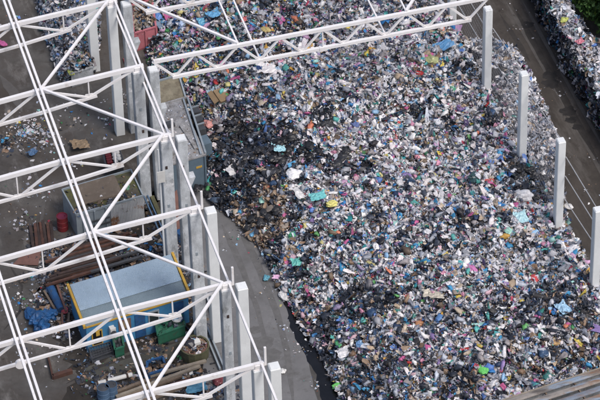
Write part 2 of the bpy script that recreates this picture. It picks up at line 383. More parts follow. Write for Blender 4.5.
def pieces(name, groups, material, kind='stuff', parent=None, extra=None):
    """one mesh of many loose pieces. groups: (templates, positions n*3, scales n*3, colours n*3, tilt)"""
    VV, FF, CC = [], [], []; off = 0
    if extra is not None:
        V, F, C = extra; VV.append(V); FF.append(F); CC.append(C); off += len(V)
    for T, P, S, C, tilt in groups:
        n = len(P)
        if n == 0: continue
        R = rotmats(RNG, n, tilt); which = RNG.integers(len(T), size=n)
        for k, (V, F) in enumerate(T):
            idx = np.where(which == k)[0]
            if len(idx) == 0: continue
            v = V[None]*S[idx][:, None, :]
            v = np.einsum('nij,nvj->nvi', R[idx], v) + P[idx][:, None, :]
            m = len(V); VV.append(v.reshape(-1, 3))
            FF.append((F[None] + (off + np.arange(len(idx))*m)[:, None, None]).reshape(-1, 3))
            CC.append(np.repeat(C[idx], m, 0)); off += m*len(idx)
    V = np.concatenate(VV).astype(np.float32); F = np.concatenate(FF).astype(np.int32); C = np.concatenate(CC)
    me = bpy.data.meshes.new(name)
    me.vertices.add(len(V)); me.vertices.foreach_set('co', V.ravel())
    me.loops.add(F.size); me.loops.foreach_set('vertex_index', F.ravel())
    me.polygons.add(len(F)); me.polygons.foreach_set('loop_start', np.arange(0, F.size, 3, dtype=np.int32))
    me.update(calc_edges=True)
    a = me.color_attributes.new('tint', 'FLOAT_COLOR', 'POINT')
    a.data.foreach_set('color', np.concatenate([C, np.ones((len(C), 1))], 1).astype(np.float32).ravel())
    me.materials.append(material)
    o = bpy.data.objects.new(name, me); COL.objects.link(o)
    if parent: o.parent = parent
    if kind: o['kind'] = kind
    return o

def in_poly(x, y, poly):
    ins = np.zeros(len(x), bool); n = len(poly); j = n-1
    for i in range(n):
        xi, yi = poly[i][:2]; xj, yj = poly[j][:2]
        c = ((yi > y) != (yj > y)) & (x < (xj-xi)*(y-yi)/(yj-yi+1e-12)+xi); ins ^= c; j = i
    return ins
def dist_line(x, y, pts):
    d = np.full(len(x), 1e9)
    for a, b in zip(pts[:-1], pts[1:]):
        ax, ay = a[0], a[1]; bx, by = b[0]-ax, b[1]-ay; L = bx*bx+by*by
        t = np.clip(((x-ax)*bx+(y-ay)*by)/L, 0, 1)
        d = np.minimum(d, np.hypot(x-ax-bx*t, y-ay-by*t))
    return d

# main heap
EDGE = [U(x, y) for x, y in [(80,-130),(124,-40),(138,2),(142,25),(148,62),(166,108),(186,140),(203,180),(212,205),(235,222),(252,240),(267,262),(279,290),(291,309),(303,330),(320,355),(332,380),(342,405),(358,440),(385,500),(430,580)]]
RIGHT = W + 1.6
def right_of(y): return np.interp(y, [-60,-17.2,-16.4,-13.4,-12.4,60], [W+1.05,W+1.05,W+1.5,W+1.5,W+.6,W+.6])
HPOLY = EDGE + [Vector((RIGHT, EDGE[-1].y-2, 0)), Vector((RIGHT, EDGE[0].y+6, 0))]
def heap_h(x, y):
    x = np.asarray(x, float); y = np.asarray(y, float)
    d = dist_line(x, y, EDGE); dr = right_of(y) + (vnoise(x, y, 1.1)-.5)*.5 - x
    h = 3.7*(1-np.exp(-d/4.2))*np.clip(1.1-np.exp(-np.maximum(dr, 0)/.4), 0.02, 1)
    h = h - 1.3*np.exp(-((x-19.2)/1.6)**2-((y+14.6)/1.7)**2)*np.clip(dr/.5, 0, 1)
    env = np.clip(d/3, 0, 1)*np.clip(dr/1.5, 0, 1)
    h += env*((vnoise(x, y, 5.5)-.5)*1.6 + (vnoise(x, y, 2.1)-.5)*1.15 + (vnoise(x, y, .8)-.5)*.55)
    return np.maximum(h, 0.02)

ZONES = [(px, py, r, k) for px, py, r, k in [
  (243,150,30,'black'),(222,168,22,'black'),(262,158,26,'black'),(268,132,20,'black'),(287,148,16,'black'),(213,190,16,'black'),(232,135,20,'black'),
  (272,215,16,'black'),(255,222,10,'black'),(338,160,14,'black'),(312,150,10,'black'),(325,120,12,'black'),(210,150,14,'black'),
  (257,190,23,'brown'),(244,205,18,'brown'),(274,194,16,'brown'),(238,214,11,'brown'),
  (526,180,20,'black'),(545,190,14,'black'),(512,172,12,'black'),(535,196,12,'black'),(545,322,22,'black'),(572,330,18,'black'),
  (318,352,14,'black'),(304,330,10,'black'),(325,378,16,'black'),(300,240,9,'black')]]
ZW = [(U(px, py, 3.0 if px > 240 else 1.6), r/17.0, k) for px, py, r, k in ZONES]
PALE_C = [(U(440,170,3.5), 8.0), (U(500,235,3.5), 5.5), (U(400,100,3.5), 6.5), (U(360,70,3.5), 4.5), (U(350,200,3.5), 4)]
def heap_mix(x, y):
    n = len(x); out = np.array(['heap']*n, dtype=object)
    gx, gy = U(215,25,2.5)[:2]; out[np.hypot(x-gx, y-gy) < 6.5] = 'gaudy'
    ly = U(400,310,3.0).y
    out[(y < ly + (vnoise(x, y, 3.0)-.5)*5) & (RNG.random(n) < .75)] = 'dim'
    dl = dist_line(x, y, EDGE[10:]); out[(dl < 4.5+vnoise(x, y, 2)*2) & (RNG.random(n) < .75)] = 'dim'
    for c, r in PALE_C:
        out[(np.hypot(x-c.x, y-c.y) < r*(.8+.7*vnoise(x, y, 2.2))) & (RNG.random(n) < .8)] = 'pale'
    cl = vnoise(x+31, y-17, .75)+.5*vnoise(x-9, y+44, 2.6)
    out[(cl > 1.05) & (RNG.random(n) < .8)] = 'black'
    out[(cl < .50) & (RNG.random(n) < .7)] = 'pale'
    for c, r, k in ZW:
        q = np.hypot(x-c.x, (y-c.y)*.75) < r*(.55+.9*vnoise(x+c.x, y, 1.3))
        out[q & (RNG.random(n) < (.80 if k == 'black' else .85))] = k
    return out

ylo, yhi = U(400,460,2.5).y, U(140,-45,2.0).y
xlo = min(p.x for p in EDGE)
def sample(n):
    x = RNG.uniform(xlo, RIGHT, n*2); y = RNG.uniform(ylo, yhi, n*2)
    k = in_poly(x, y, HPOLY) & (x < right_of(y)); return x[k][:n], y[k][:n]
# the body of the heap
step = .22
gx = np.arange(xlo-.5, RIGHT+.6, step); gy = np.arange(ylo-14, yhi+10, step)
GX, GY = np.meshgrid(gx, gy); X, Y = GX.ravel(), GY.ravel()
ins = in_poly(X, Y, HPOLY)
Z = np.where(ins, np.where(X < right_of(Y)+.2, heap_h(X, Y)-.06, -.25), -.25)
nx = len(gx)
ii = np.arange((len(gy)-1)*nx).reshape(-1, nx)[:, :-1].ravel()
ii = ii[ins[ii] | ins[ii+1] | ins[ii+nx] | ins[ii+nx+1]]
Fh = np.concatenate([np.stack([ii, ii+1, ii+nx+1], 1), np.stack([ii, ii+nx+1, ii+nx], 1)])
core = np.where(RNG.random(len(X))[:, None] < .5, np.array([[.05,.045,.042]]), np.array([[.12,.105,.095]]))  # dark core colours stand in for shade in gaps between pieces
def scatter(n_blob, n_sheet, n_chip, sampler, hfun, mixfun, sb=(.11,.30), ss=(.07,.24), sc=(.04,.10), lift=.05):
    G = []
    for T, n, (lo, hi), flat_, tilt in ((TB, n_blob, sb, .62, .5), (TS, n_sheet, ss, 1.0, .6), (TC, n_chip, sc, .8, 1.0)):
        if not n: continue
        x, y = sampler(n); n = len(x); s = lo + (hi-lo)*RNG.random(n)**2.4
        lg = np.where(RNG.random(n) < .25, RNG.uniform(1.6, 2.8, n), RNG.uniform(.7, 1.5, n)) if flat_ == 1.0 else RNG.uniform(.7, 1.4, n)
        S = np.stack([s*lg, s*RNG.uniform(.5, 1.1, n), s*flat_*RNG.uniform(.5, 1.2, n)], 1)
        z = hfun(x, y) + RNG.uniform(-.6, 1.3, n)*s*.7 + lift
        C = colours(mixfun(x, y), RNG)
        G.append((T, np.stack([x, y, z], 1), S, C, tilt))
    return G
big = scatter(700, 2300, 0, sample, heap_h, heap_mix, sb=(.12,.25), ss=(.10,.24), lift=.08)
for g in big: g[2][:, 1] *= RNG.uniform(.35, 1.0, len(g[2]))
heap = pieces('rubbish_heap', big+scatter(14000, 115000, 48000, sample, heap_h, heap_mix, sb=(.05,.22), ss=(.035,.145), sc=(.025,.07), lift=.06), TRASH, extra=(np.stack([X, Y, Z], 1), Fh, core))
tag(heap, 'huge heap of loose mixed household rubbish filling the roofless hall', 'rubbish heap')

def block(name, poly, z, label, cat, n, mix, facemix=None, hvar=.5, rough_edge=.25):
    """a row of pressed rubbish: block core, loose pieces on its top and its sides"""
    xs = [p[0] for p in poly]; ys = [p[1] for p in poly]; sy = max(ys)-min(ys)
    def hf(x, y): return z + (vnoise(x, y, 1.6)-.5)*hvar + (vnoise(x, y, .6)-.5)*hvar*.5
    def smp(m):
        x = RNG.uniform(min(xs)-.2, max(xs)+.2, m*3); y = RNG.uniform(min(ys), max(ys), m*3)
        k = in_poly(x+(vnoise(x, y, .7)-.5)*rough_edge*2, y+(vnoise(y, x, .7)-.5)*rough_edge*2, poly); return x[k][:m], y[k][:m]
    G = scatter(n//4, n//2, n//4, smp, hf, lambda x, y: np.array([mix]*len(x), dtype=object), sb=(.06,.16), ss=(.05,.16))
    # side faces
    for a, b in zip(poly, list(poly[1:])+[poly[0]]):
        L = math.hypot(b[0]-a[0], b[1]-a[1]); m = int(L*z*110)
        t = RNG.random(m); zz = RNG.random(m)*z
        jit = (vnoise(t*L, zz, .7)-.3)*rough_edge*1.2
        nx_, ny_ = (b[1]-a[1])/L, -(b[0]-a[0])/L
        P = np.stack([a[0]+(b[0]-a[0])*t+nx_*jit, a[1]+(b[1]-a[1])*t+ny_*jit, zz], 1)
        s = .06+.12*RNG.random(m)**2
        S = np.stack([s*1.2, s, s*.8], 1)
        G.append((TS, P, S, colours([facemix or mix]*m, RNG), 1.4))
    n_ = len(poly); V = np.array([(p[0], p[1], 0) for p in poly]+[(p[0], p[1], z-.12) for p in poly])
    F = []
    for i in range(n_):
        j = (i+1) % n_; F += [(i, j, n_+j), (i, n_+j, n_+i)]
    F += [(n_, n_+i, n_+i+1) for i in range(1, n_-1)]
    o = pieces(name, G, TRASH, extra=(V, np.array(F), np.full((len(V), 3), .05)))
    return tag(o, label, cat)
# pale pressed rubbish against the right columns
sx0, sx1 = W+.5, W+2.75
block('baled_rubbish', [(sx0,-12.6),(sx1-.75,-12.9),(sx1-.4,-11.2),(sx1-.15,-8.5),(sx1+.05,-5.5),(sx1+.1,-2.6),(sx0+.6,-2.2),(sx0,-1.0)], 2.9, 'pale band of pressed rubbish stacked outside the right hand columns', 'baled rubbish', 15000, 'bales', 'bales', .9, .4)
WX = 25.0
block('baled_rubbish', [(WX+.3,-30),(WX+1.9,-30),(WX+1.7,-12),(WX+1.45,-5),(WX+1.2,-2.5),(WX+1.0,-.5),(WX+1.1,4),(WX+.9,18),(WX+.15,18),(WX+.3,3),(WX+.05,-2)], 2.4, 'long wall of pressed rubbish on the far side of the road beside the trees', 'baled rubbish', 24000, 'bales', 'shaded_baleface', .5, .35)
# mound in the left yard
mp = [U(x, y) for x, y in [(55,-60),(37,2),(42,30),(52,52),(60,82),(72,84),(96,72),(100,40),(98,-60)]]
MPOLY = [(p.x, p.y) for p in mp]
def mound_h(x, y):
    d = dist_line(np.asarray(x), np.asarray(y), mp+[mp[0]])
    return 2.0*(1-np.exp(-d/.7)) + (vnoise(x, y, 1.1)-.5)*.6*np.clip(d, 0, 1)
def msamp(n):
    x = RNG.uniform(min(p[0] for p in MPOLY), max(p[0] for p in MPOLY), n*3); y = RNG.uniform(min(p[1] for p in MPOLY), max(p[1] for p in MPOLY), n*3)
    k = in_poly(x, y, MPOLY); return x[k][:n], y[k][:n]
mxs = np.arange(min(p[0] for p in MPOLY), max(p[0] for p in MPOLY), .2); mys = np.arange(min(p[1] for p in MPOLY), max(p[1] for p in MPOLY), .2)
A_, B_ = np.meshgrid(mxs, mys); A_, B_ = A_.ravel(), B_.ravel(); ins2 = in_poly(A_, B_, MPOLY)
Zm = np.where(ins2, mound_h(A_, B_)-.05, -.2); nm = len(mxs)
im = np.arange((len(mys)-1)*nm).reshape(-1, nm)[:, :-1].ravel(); im = im[ins2[im] | ins2[im+1] | ins2[im+nm]]
Fm = np.concatenate([np.stack([im, im+1, im+nm+1], 1), np.stack([im, im+nm+1, im+nm], 1)])
mound = pieces('rubbish_mound', scatter(1500, 6000, 5000, msamp, mound_h, lambda x, y: np.array(['mound']*len(x), dtype=object), sb=(.06,.18), ss=(.05,.15), sc=(.03,.08)), TRASH,
               extra=(np.stack([A_, B_, Zm], 1), Fm, np.full((len(A_), 3), .07)))
tag(mound, 'grey mound of shredded rubbish in the far corner of the left yard', 'rubbish mound')

# litter lying on the ground
def litter(name, spots, label, mix='litter', s=(.02,.085)):
    G = []
    for px, py, r, n in spots:
        c = U(px, py); a = RNG.uniform(0, 6.283, n); q = np.abs(RNG.normal(0, .55, n))*r/17
        x = c.x+np.cos(a)*q; y = c.y+np.sin(a)*q*1.2; sc = s[0]+(s[1]-s[0])*RNG.random(n)**2.5
        S = np.stack([sc*RNG.uniform(.8, 1.6, n), sc, sc*.5], 1)
        G.append((TS, np.stack([x, y, sc*.3+.01], 1), S, colours([mix]*n, RNG), .4))
    return tag(pieces(name, G, TRASH), label, 'litter')
litter('litter', [(28,130,28,300),(22,132,14,120),(48,133,16,60),(42,142,20,80),(75,120,40,70),(30,190,40,71),(24,225,30,61),(20,300,40,81),(40,300,22,90),(50,312,18,90),(55,330,22,101),(48,280,18,80),
   (20,350,40,41),(60,350,30,40),(105,120,30,30),(70,165,14,50),(40,270,18,50),(110,375,40,50),(12,20,30,20),(90,350,20,40),(35,225,18,40),(120,100,16,41)], 'scraps of paper and plastic strewn over the left yard')
litter('litter', [(284,330,14,25),(302,350,14,31),(265,258,12,31),(240,233,14,31),(240,300,50,21),(275,300,16,15),(315,385,12,21),(225,250,30,9)], 'white scraps dropped on the bare concrete beside the heap', s=(.02,.065))
litter('litter', [(520,30,60,31),(560,90,60,35),(590,160,50,25),(585,190,20,12)], 'tiny pale scraps on the dark road', mix='road', s=(.02,.06))
litter('scrap_litter', [(60,275,40,700),(75,282,30,500),(100,268,40,500),(130,255,30,400),(70,300,20,430),(55,300,24,350),(120,245,40,350),(60,255,36,350),(110,385,30,250),(150,380,30,250),(185,370,26,250),(64,325,16,140),(150,250,20,160),(165,225,14,140),(178,250,14,160),(172,210,10,90),(190,300,20,140),(205,330,14,100),
   (175,380,30,150),(200,392,24,240),(225,392,20,140),(150,345,18,110),(92,362,20,60),(175,330,22,80),(165,255,14,140),(185,270,14,120),(5,145,14,160),(95,385,16,60),(146,205,12,100)], 'dark scrap and broken bits lying between the cabins and columns', 'scrap', (.03,.13))

# ------------------------------------------------------------------ columns
def column(name, x, y, w_, d_, top, m, label, group, corbel=None, plate=True, bracket=False):
    o = empty(name, (x, y, 0), label, 'column', group)
    s = MB(); s.box((x, y, top/2), (w_, d_, top)); s.build('shaft', m, o, bevel=.03)
    for zb in ((top-1.6-random.random(), top-4.3) if m is CONC else ()):
        b = MB(); b.box((x+random.uniform(-.08, .08), y-d_/2-.008, zb+random.uniform(-.3, .3)), (.12, .03, .2)); b.build('fixing_plate', RUST2 if random.random() < .5 else GALV, o)
    if corbel:
        c = MB(); z = top-corbel
        c.hexa([(x+w_/2-.01, y-d_*.42, z-.75), (x+w_/2+.03, y-d_*.42, z-.75), (x+w_/2+.03, y+d_*.42, z-.75), (x+w_/2-.01, y+d_*.42, z-.75)],
               [(x+w_/2-.01, y-d_*.42, z), (x+w_/2+.34, y-d_*.42, z), (x+w_/2+.34, y+d_*.42, z), (x+w_/2-.01, y+d_*.42, z)])
        c.build('corbel', m, o)
    if plate:
        p = MB(); p.box((x, y, top+.012), (w_*.8, d_*.8, .024))
        p.build('cap_plate', CONCP if not bracket else WHITE, o)
    if bracket:
        b = MB(); b.box((x, y, top+.14), (w_*.55, d_*.5, .22)); b.build('bracket', WHITE, o)
    return o
XE, ZE, XN, ZN, XM, ZM = -.788, 9.30, -6.18, 8.98, -11.28, 8.47
e_lab = {-1:'left row column standing beside the grey mound, top out of view', 0:'slim clean left row column beside the grey mound and skip', 1:'stained left row column level with the dusty waste compactor',
         2:'wide stained left row column with a pipe beside it and a white board', 3:'stained left row column just above the blue roofed cabin', 4:'narrow left row column beside the round rusty vat', 5:'left row column nearest the bottom edge of the picture'}
for k in range(-1, 6):
    column('concrete_column', XE, -B*k, .50 if k < 1 else (.60 if k < 4 else .48), .55, 9.1, CONCP if k in (-1, 0, 5) else CONC,
           'grey concrete ' + e_lab[k], 'concrete columns under the left roof frame', bracket=True)
h_lab = {0:'grey concrete hall column with a corbel beside the faded red skip', 1:'grey concrete hall column with a corbel beside the ochre compactor hopper', 2:'dirty grey concrete hall column in front of the blue grey compactor end',
         3:'pale hall column at the corner where the bare concrete begins', 4:'pale hall column standing free in the middle of the bare concrete', 5:'pale hall column nearest the bottom edge with its square top in view'}
for k in range(0, 6):
    column('concrete_column', 0.06, -B*k, .54, .6, 9.0, CONC if k < 3 else CONCP, h_lab[k], 'concrete columns on the left side of the heap', corbel=2.65 if k < 3 else None)
r_pts = {0:None, 1:(488,8), 2:(524,73), 3:(561,140), 4:(598,209)}
r_lab = {0:'pale concrete column behind the right end of the hall truss', 1:'pale concrete column carrying the right end of the hall truss', 2:'pale concrete column rising from the pressed rubbish beside the road',
         3:'pale concrete column between the black bags and the road', 4:'pale concrete column cut by the right edge of the picture'}
RP = {}
for k in range(0, 5):
    p = U(*r_pts[k], 9.0) if r_pts[k] else Vector((W+.1, .25, 9)); RP[k] = p
    column('concrete_column', p.x, p.y, .42, .46, 9.0, CONCP, r_lab[k], 'concrete columns on the right side of the heap')
RP[5] = RP[4]+(RP[4]-RP[3])
# wires between the right columns
for a, b, za, zb, lab in ((0,1,7.8,8.7,'uppermost taut wire behind the right end of the hall truss'), (0,1,6.2,7.2,'middle taut wire behind the right end of the hall truss'), (0,1,4.6,5.7,'lowest taut wire behind the right end of the hall truss'), (1,2,5.6,6.7,'lower wire over the pressed rubbish beside the truss column'), (1,2,7.7,8.7,'taut wire between the truss column and the next column, over pressed rubbish'), (2,3,7.8,8.8,'upper taut wire running down to the column by the black bags'), (2,3,6.3,7.5,'lower taut wire in front of the pressed rubbish by the road'),
                     (3,4,7.95,8.7,'topmost taut wire beside the road near the right edge'), (3,4,6.65,7.55,'middle taut wire beside the road near the right edge'), (3,4,5.1,6.2,'lowest taut wire beside the road near the right edge')):
    m = MB(); p, q = RP[a], RP[b]; m.tube((p.x+.24, p.y-.2, za), (q.x+.1, q.y+.25, zb), .028, 6)
    tag(m.build('wire', WIRE), lab, 'wire', 'wires strung between the right columns')

for a, b, zb, zt0, zt1, lab in ((0,1,2.6,7.8,8.7,'grey wire netting behind the right end of the hall truss'), (1,2,2.7,7.7,8.7,'grey wire netting between the truss column and the next column'), (2,3,2.4,7.8,8.8,'grey wire netting above the pressed rubbish by the road')):
    p = Vector((RP[a].x+.24, RP[a].y-.2, 0)); q = Vector((RP[b].x+.1, RP[b].y+.25, 0)); m = MB()
    for i in range(1, 24):
        t = i/24; c = p+(q-p)*t; m.tube((c.x, c.y, zb), (c.x, c.y, zt0+(zt1-zt0)*t), .0065, 4, caps=False)
    for i in range(18):
        t = i/18; m.tube((p.x, p.y, zb+(zt0-zb)*t), (q.x, q.y, zb+(zt1-zb)*t), .0065, 4, caps=False)
    tag(m.build('wire_netting', NETW), lab, 'netting', 'wire netting between the right columns')

# ------------------------------------------------------------------ left roof frame
def zup(x):                                   # height of the upper chord
    if x > XN: return ZN + (x-XN)*(ZE-ZN)/(XE-XN)
    return ZN + (x-XN)*(ZM-ZN)/(XM-XN)
def zlo(x): return zup(x) - (1.24 + .27*min(1, max(0, (-3.45-x)/2.7)) + (.1 if x < -8 else 0))
XP = XM + (XM-XN)
t_lab = {0:'nearest the top of the picture, over the grey mound', 1:'over the grey skip and the bare yard', 2:'over the mossy roofed shed and scattered litter', 3:'over the stack of rusty bars behind the cabin',
         4:'over the front wall of the blue cabin', 5:'nearest the bottom edge, over the timber beams'}
for k in range(0, 6):
    y = -B*k
    o = empty('roof_truss', (XE, y, 9.1), 'white steel left yard roof truss ' + t_lab[k], 'roof truss', 'white steel trusses over the left yard')
    nodes = [XE, XN, XM, XP]
    m = MB()
    m.beam((XE+.35, y, zup(XE)+.02), (XN, y, zup(XN)), .18, .24); m.beam((XN, y, zup(XN)), (XM, y, zup(XM)), .18, .24); m.beam((XM, y, zup(XM)), (XP, y, zup(XP)), .18, .24)
    m.build('upper_chord', WHITE, o)
    xl = [(nodes[i]+nodes[i+1])/2 for i in range(3)]
    m = MB(); m.beam((xl[0]+.42, y, zlo(xl[0]+.42)), (XN, y, zlo(XN)), .13, .16); m.beam((XN, y, zlo(XN)), (XP, y, zlo(XP)), .13, .16); m.build('lower_chord', WHITE, o)
    for i in range(3):
        x = xl[i]; lo = (x, y, zlo(x))
        m = MB(); m.beam((nodes[i], y, zup(nodes[i])), lo, .10, .12 if i else .13); m.build('diagonal', WHITE, o)
        m = MB(); m.beam((nodes[i+1], y, zup(nodes[i+1])), lo, .09, .11); m.build('diagonal', WHITE, o)
        m = MB(); m.beam((x, y, zup(x)), lo, .07, .07); m.build('post', WHITE, o)
        m = MB(); m.hexa([(x-.30, y-.02, lo[2]+.04), (x+.30, y-.02, lo[2]+.04), (x+.30, y+.02, lo[2]+.04), (x-.30, y+.02, lo[2]+.04)], [(x-.2, y-.02, lo[2]+.24), (x+.2, y-.02, lo[2]+.24), (x+.2, y+.02, lo[2]+.24), (x-.2, y+.02, lo[2]+.24)]); m.build('gusset', WHITE, o)
    for x in (XN, XM):
        m = MB(); m.box((x, y, zup(x)-.04), (.62, .2, .3)); m.build('gusset', WHITE, o)
    if k == 4:
        m = MB(); m.tube((XM, y-.09, zlo(XM)), (XM, y+.09, zlo(XM)), .27, 16); m.build('gusset', WHITE, o)
    if k >= 2:
        m = MB(); m.beam((XE+.42, y, 9.2), (XE+.42, y, 10.35), .11, .11); m.build('end_post', WHITE, o)
p_lab = {(XN,-.13):'left one of the pair of long white purlins crossing the middle of every left truss', (XN,.13):'right one of the pair of long white purlins crossing the middle of every left truss',
         (XM,-.13):'left one of the white purlin pair in the bottom left corner', (XM,.13):'right one of the white purlin pair in the bottom left corner'}
for (x, dx), lab in p_lab.items():
    m = MB(); m.beam((x+dx, 8, zup(x)+.16), (x+dx, -B*5.0-4, zup(x)+.16), .125, .13)
    tag(m.build('purlin', WHITE), lab, 'purlin', 'white purlins over the left yard')
bd = [((XN,0,1),(XE,0,0),'beside the grey mound'), ((XN,0,1),(XE,0,2),'over the bare concrete yard behind the shed'), ((XN,0,3),(XE,0,2),'over the rusting front of the shed'), ((XN,0,3),(XE,0,4),'over the pale blue cabin roof'), ((XN,0,5),(XE,0,4),'beside the round rusty vat')]
for a, b, lab in bd:
    m = MB(); m.beam((a[0]+.15, -B*a[2], zup(a[0])+.13), (b[0]-.1, -B*b[2], zup(b[0])+.16), .14, .10)
    tag(m.build('brace', WHITE), 'white steel roof brace ' + lab, 'brace', 'slanting braces of the left roof frame')
es = {-1:'at the top of the picture beside the slim column', 0:'from the slim column to the truss over the skip', 1:'beside the dusty waste compactor', 2:'in front of the dirty grey hall column', 3:'beside the cabin, in front of the pale corner column', 4:'across the free standing pale column', 5:'leaving the bottom edge of the picture'}
for k in range(-1, 6):
    m = MB(); m.beam((XE+.22, -B*k, ZE+.05), (XE+.22, -B*(k+1), ZE+.05), .11, .11)
    tag(m.build('eave_strut', WHITE), 'white strut joining left column heads ' + es[k], 'strut', 'struts along the left column heads')
for k, lab in ((0, 'lower white tie beside the corbelled hall column near the red skip'), (1, 'lower white tie passing the compactor hopper')):
    m = MB(); m.beam((XE+.25, -B*k, 8.4), (XE+.25, -B*(k+1), 8.4), .10, .10)
    tag(m.build('tie_bar', WHITE), lab, 'tie bar', 'lower ties along the left column heads')

# ------------------------------------------------------------------ hall trusses
def hall_truss(y, label):
    o = empty('hall_truss', (0, y, 9.05), label, 'roof truss', 'white steel trusses across the heap')
    zu, zl, n = 9.27, 7.98, 8; ux = [.12 + i*(W+.1)/n for i in range(n+1)]; lx = [(ux[i]+ux[i+1])/2 for i in range(n)]
    m = MB(); m.beam((ux[0]+.05, y, zu), (ux[-1]+.3, y, zu), .18, .2); m.build('upper_chord', WHITE, o)
    m = MB(); m.beam((lx[0]-.15, y, zl), (lx[-1]+.18, y, zl), .18, .17); m.build('lower_chord', WHITE, o)
    for i in range(n):
        for x in (ux[i], ux[i+1]):
            m = MB(); m.beam((x, y, zu), (lx[i], y, zl), .10, .11); m.build('diagonal', WHITE, o)
    m = MB(); m.beam((ux[4], y, zu), (ux[4]+.02, y, zl), .07, .07); m.build('post', WHITE, o)
    m = MB(); m.box((ux[4], y, zl-.02), (.4, .22, .24)); m.build('splice_plate', WHITE, o)
    for i in range(n):
        m = MB(); m.hexa([(lx[i]-.22, y-.008, zl+.08), (lx[i]+.22, y-.008, zl+.08), (lx[i]+.22, y+.008, zl+.08), (lx[i]-.22, y+.008, zl+.08)], [(lx[i]-.3, y-.008, zl+.26), (lx[i]+.3, y-.008, zl+.26), (lx[i]+.3, y+.008, zl+.26), (lx[i]-.3, y+.008, zl+.26)]); m.build('gusset', WHITE, o)
    return ux, lx, zu, zl
yT0, yT1 = .15, -5.75
ux, lx, zu, zl = hall_truss(yT1, 'complete white steel truss spanning the whole heap between both column rows')
hall_truss(yT0, 'white steel truss cut by the top edge, right of the faded red skip')
for a, b, lab in (((ux[2], yT0, zu+.13), (ux[2], yT1, zu+.13), 'thin white upper purlin joining both hall trusses on the left'), ((lx[2], yT0, zl+.1), (lx[2], yT1, zl+.1), 'thin white lower purlin joining both hall trusses on the left'),
                  ((lx[5], yT0, zl+.1), (lx[5], yT1, zl+.1), 'thin white lower purlin joining both hall trusses on the right'), ((ux[6], yT0, zu+.13), (ux[6], yT1, zu+.13), 'thin white upper purlin joining both hall trusses on the right')):
    m = MB(); m.beam(a, b, .09, .09); tag(m.build('purlin', WHITE), lab, 'purlin', 'white purlins between the hall trusses')
for a, b, lab in (((.1, yT0, zu+.14), (ux[2], yT1, zu+.16), 'thick white brace slanting from the red skip to the hall truss'), ((ux[8], yT0, zu+.14), (ux[6], yT1, zu+.16), 'white brace slanting down to the hall truss near its right end')):
    m = MB(); m.beam(a, b, .14, .12); tag(m.build('brace', WHITE), lab, 'brace', 'slanting braces of the hall roof')
m = MB(); m.beam((ux[8], yT0, zu+.1), (ux[8], yT1, zu+.1), .09, .09)
tag(m.build('tie_bar', WHITE), 'short white tie leaving the top of the picture above the right truss end', 'tie bar')

# ------------------------------------------------------------------ blue cabin
def quad(tl, tr, br, bl, z): return [U(*bl, z), U(*br, z), U(*tr, z), U(*tl, z)]          # front-left, front-right, back-right, back-left
def lerp(a, b, t): return a+(b-a)*t
def up(p, z): return Vector((p.x, p.y, z))
HC = 1.88
q = quad((70,287),(171,256.5),(188,296),(86,327), HC)
cab = empty('site_cabin', up(lerp(q[0], q[2], .5), 0), 'blue site cabin with a pale blue roof and yellow edge trims', 'cabin')
m = MB(); ins_ = .04
m.hexa([up(p, 0) for p in q], [up(p, HC-.06) for p in q]); m.build('wall', BLUEWALL, cab)
ex, ey = (q[1]-q[0]).normalized(), (q[3]-q[0]).normalized(); nrm = Vector((ex.y, -ex.x, 0))
def roofsheet(t0, t1, z0, z1, n=95):
    m = MB(); A0, A1, B0, B1 = lerp(q[0], q[3], t0), lerp(q[1], q[2], t0), lerp(q[0], q[3], t1), lerp(q[1], q[2], t1)
    vs = []; fs = []
    for i in range(n*4+1):
        t = i/(n*4); dz = (0, .014, .014, 0)[i % 4]
        vs += [up(lerp(A0, A1, t), z0+dz), up(lerp(B0, B1, t), z1+dz)]
    fs = [(2*i, 2*i+2, 2*i+3, 2*i+1) for i in range(n*4)]
    return m.add(vs, fs)
roofsheet(.36, 1.0, HC+.10, HC+.16).build('roof_sheet', BLUEROOF, cab)
roofsheet(-.01, .40, HC+.02, HC+.065).build('lower_roof_sheet', GREYROOF, cab)
for a, b in ((q[0], q[3]), (q[1], q[2])):
    s = -ex if a is q[0] else ex
    m = MB(); m.beam(up(a+s*.10-ey*.1, HC+.08), up(b+s*.10+ey*.06, HC+.14), .13, .18); m.build('edge_trim', YELLOW, cab)
m = MB(); m.beam(up(q[0]+nrm*.03, HC-.02), up(q[1]+nrm*.03, HC-.02), .05, .10); m.build('front_trim', YELLOW, cab)
def on_front(t0, t1, z0, z1, th, off=0.0):
    a, b = lerp(q[0], q[1], t0)+nrm*off, lerp(q[0], q[1], t1)+nrm*off
    return MB().hexa([up(a, z0), up(b, z0), up(b-nrm*-th, z0), up(a-nrm*-th, z0)], [up(a, z1), up(b, z1), up(b-nrm*-th, z1), up(a-nrm*-th, z1)])
d = on_front(.045, .15, .45, 1.42, .05).build('window', YELLOW, cab)
on_front(.056, .139, .51, 1.36, .02, .05).build('pane', DARK, d)
on_front(.085, .12, 1.1, 1.4, .03, .07).build('sill_box', YELLOW, d)
d = on_front(.31, .43, .9, 1.6, .04).build('window', RUSTSHEET, cab); on_front(.33, .41, 1.0, 1.5, .02, .04).build('pane', CARD, d)
d = on_front(.60, .71, .8, 1.6, .04).build('window', GALV, cab); on_front(.615, .695, .9, 1.5, .02, .04).build('pane', GLASS, d)
on_front(.47, .57, .05, 1.66, .04).build('door', BLUEP, cab); on_front(.86, .95, .05, 1.66, .04).build('door', BLUEP, cab)
a = on_front(.215, .262, .9, 1.45, .3).build('air_conditioner', PALE, cab)
m = MB(); c_ = lerp(q[0], q[1], .24)+nrm*.315; m.tube(up(c_, 1.17)-nrm*.01, up(c_, 1.17)+nrm*.01, .16, 14); m.build('fan_grille', DKGREY, a)
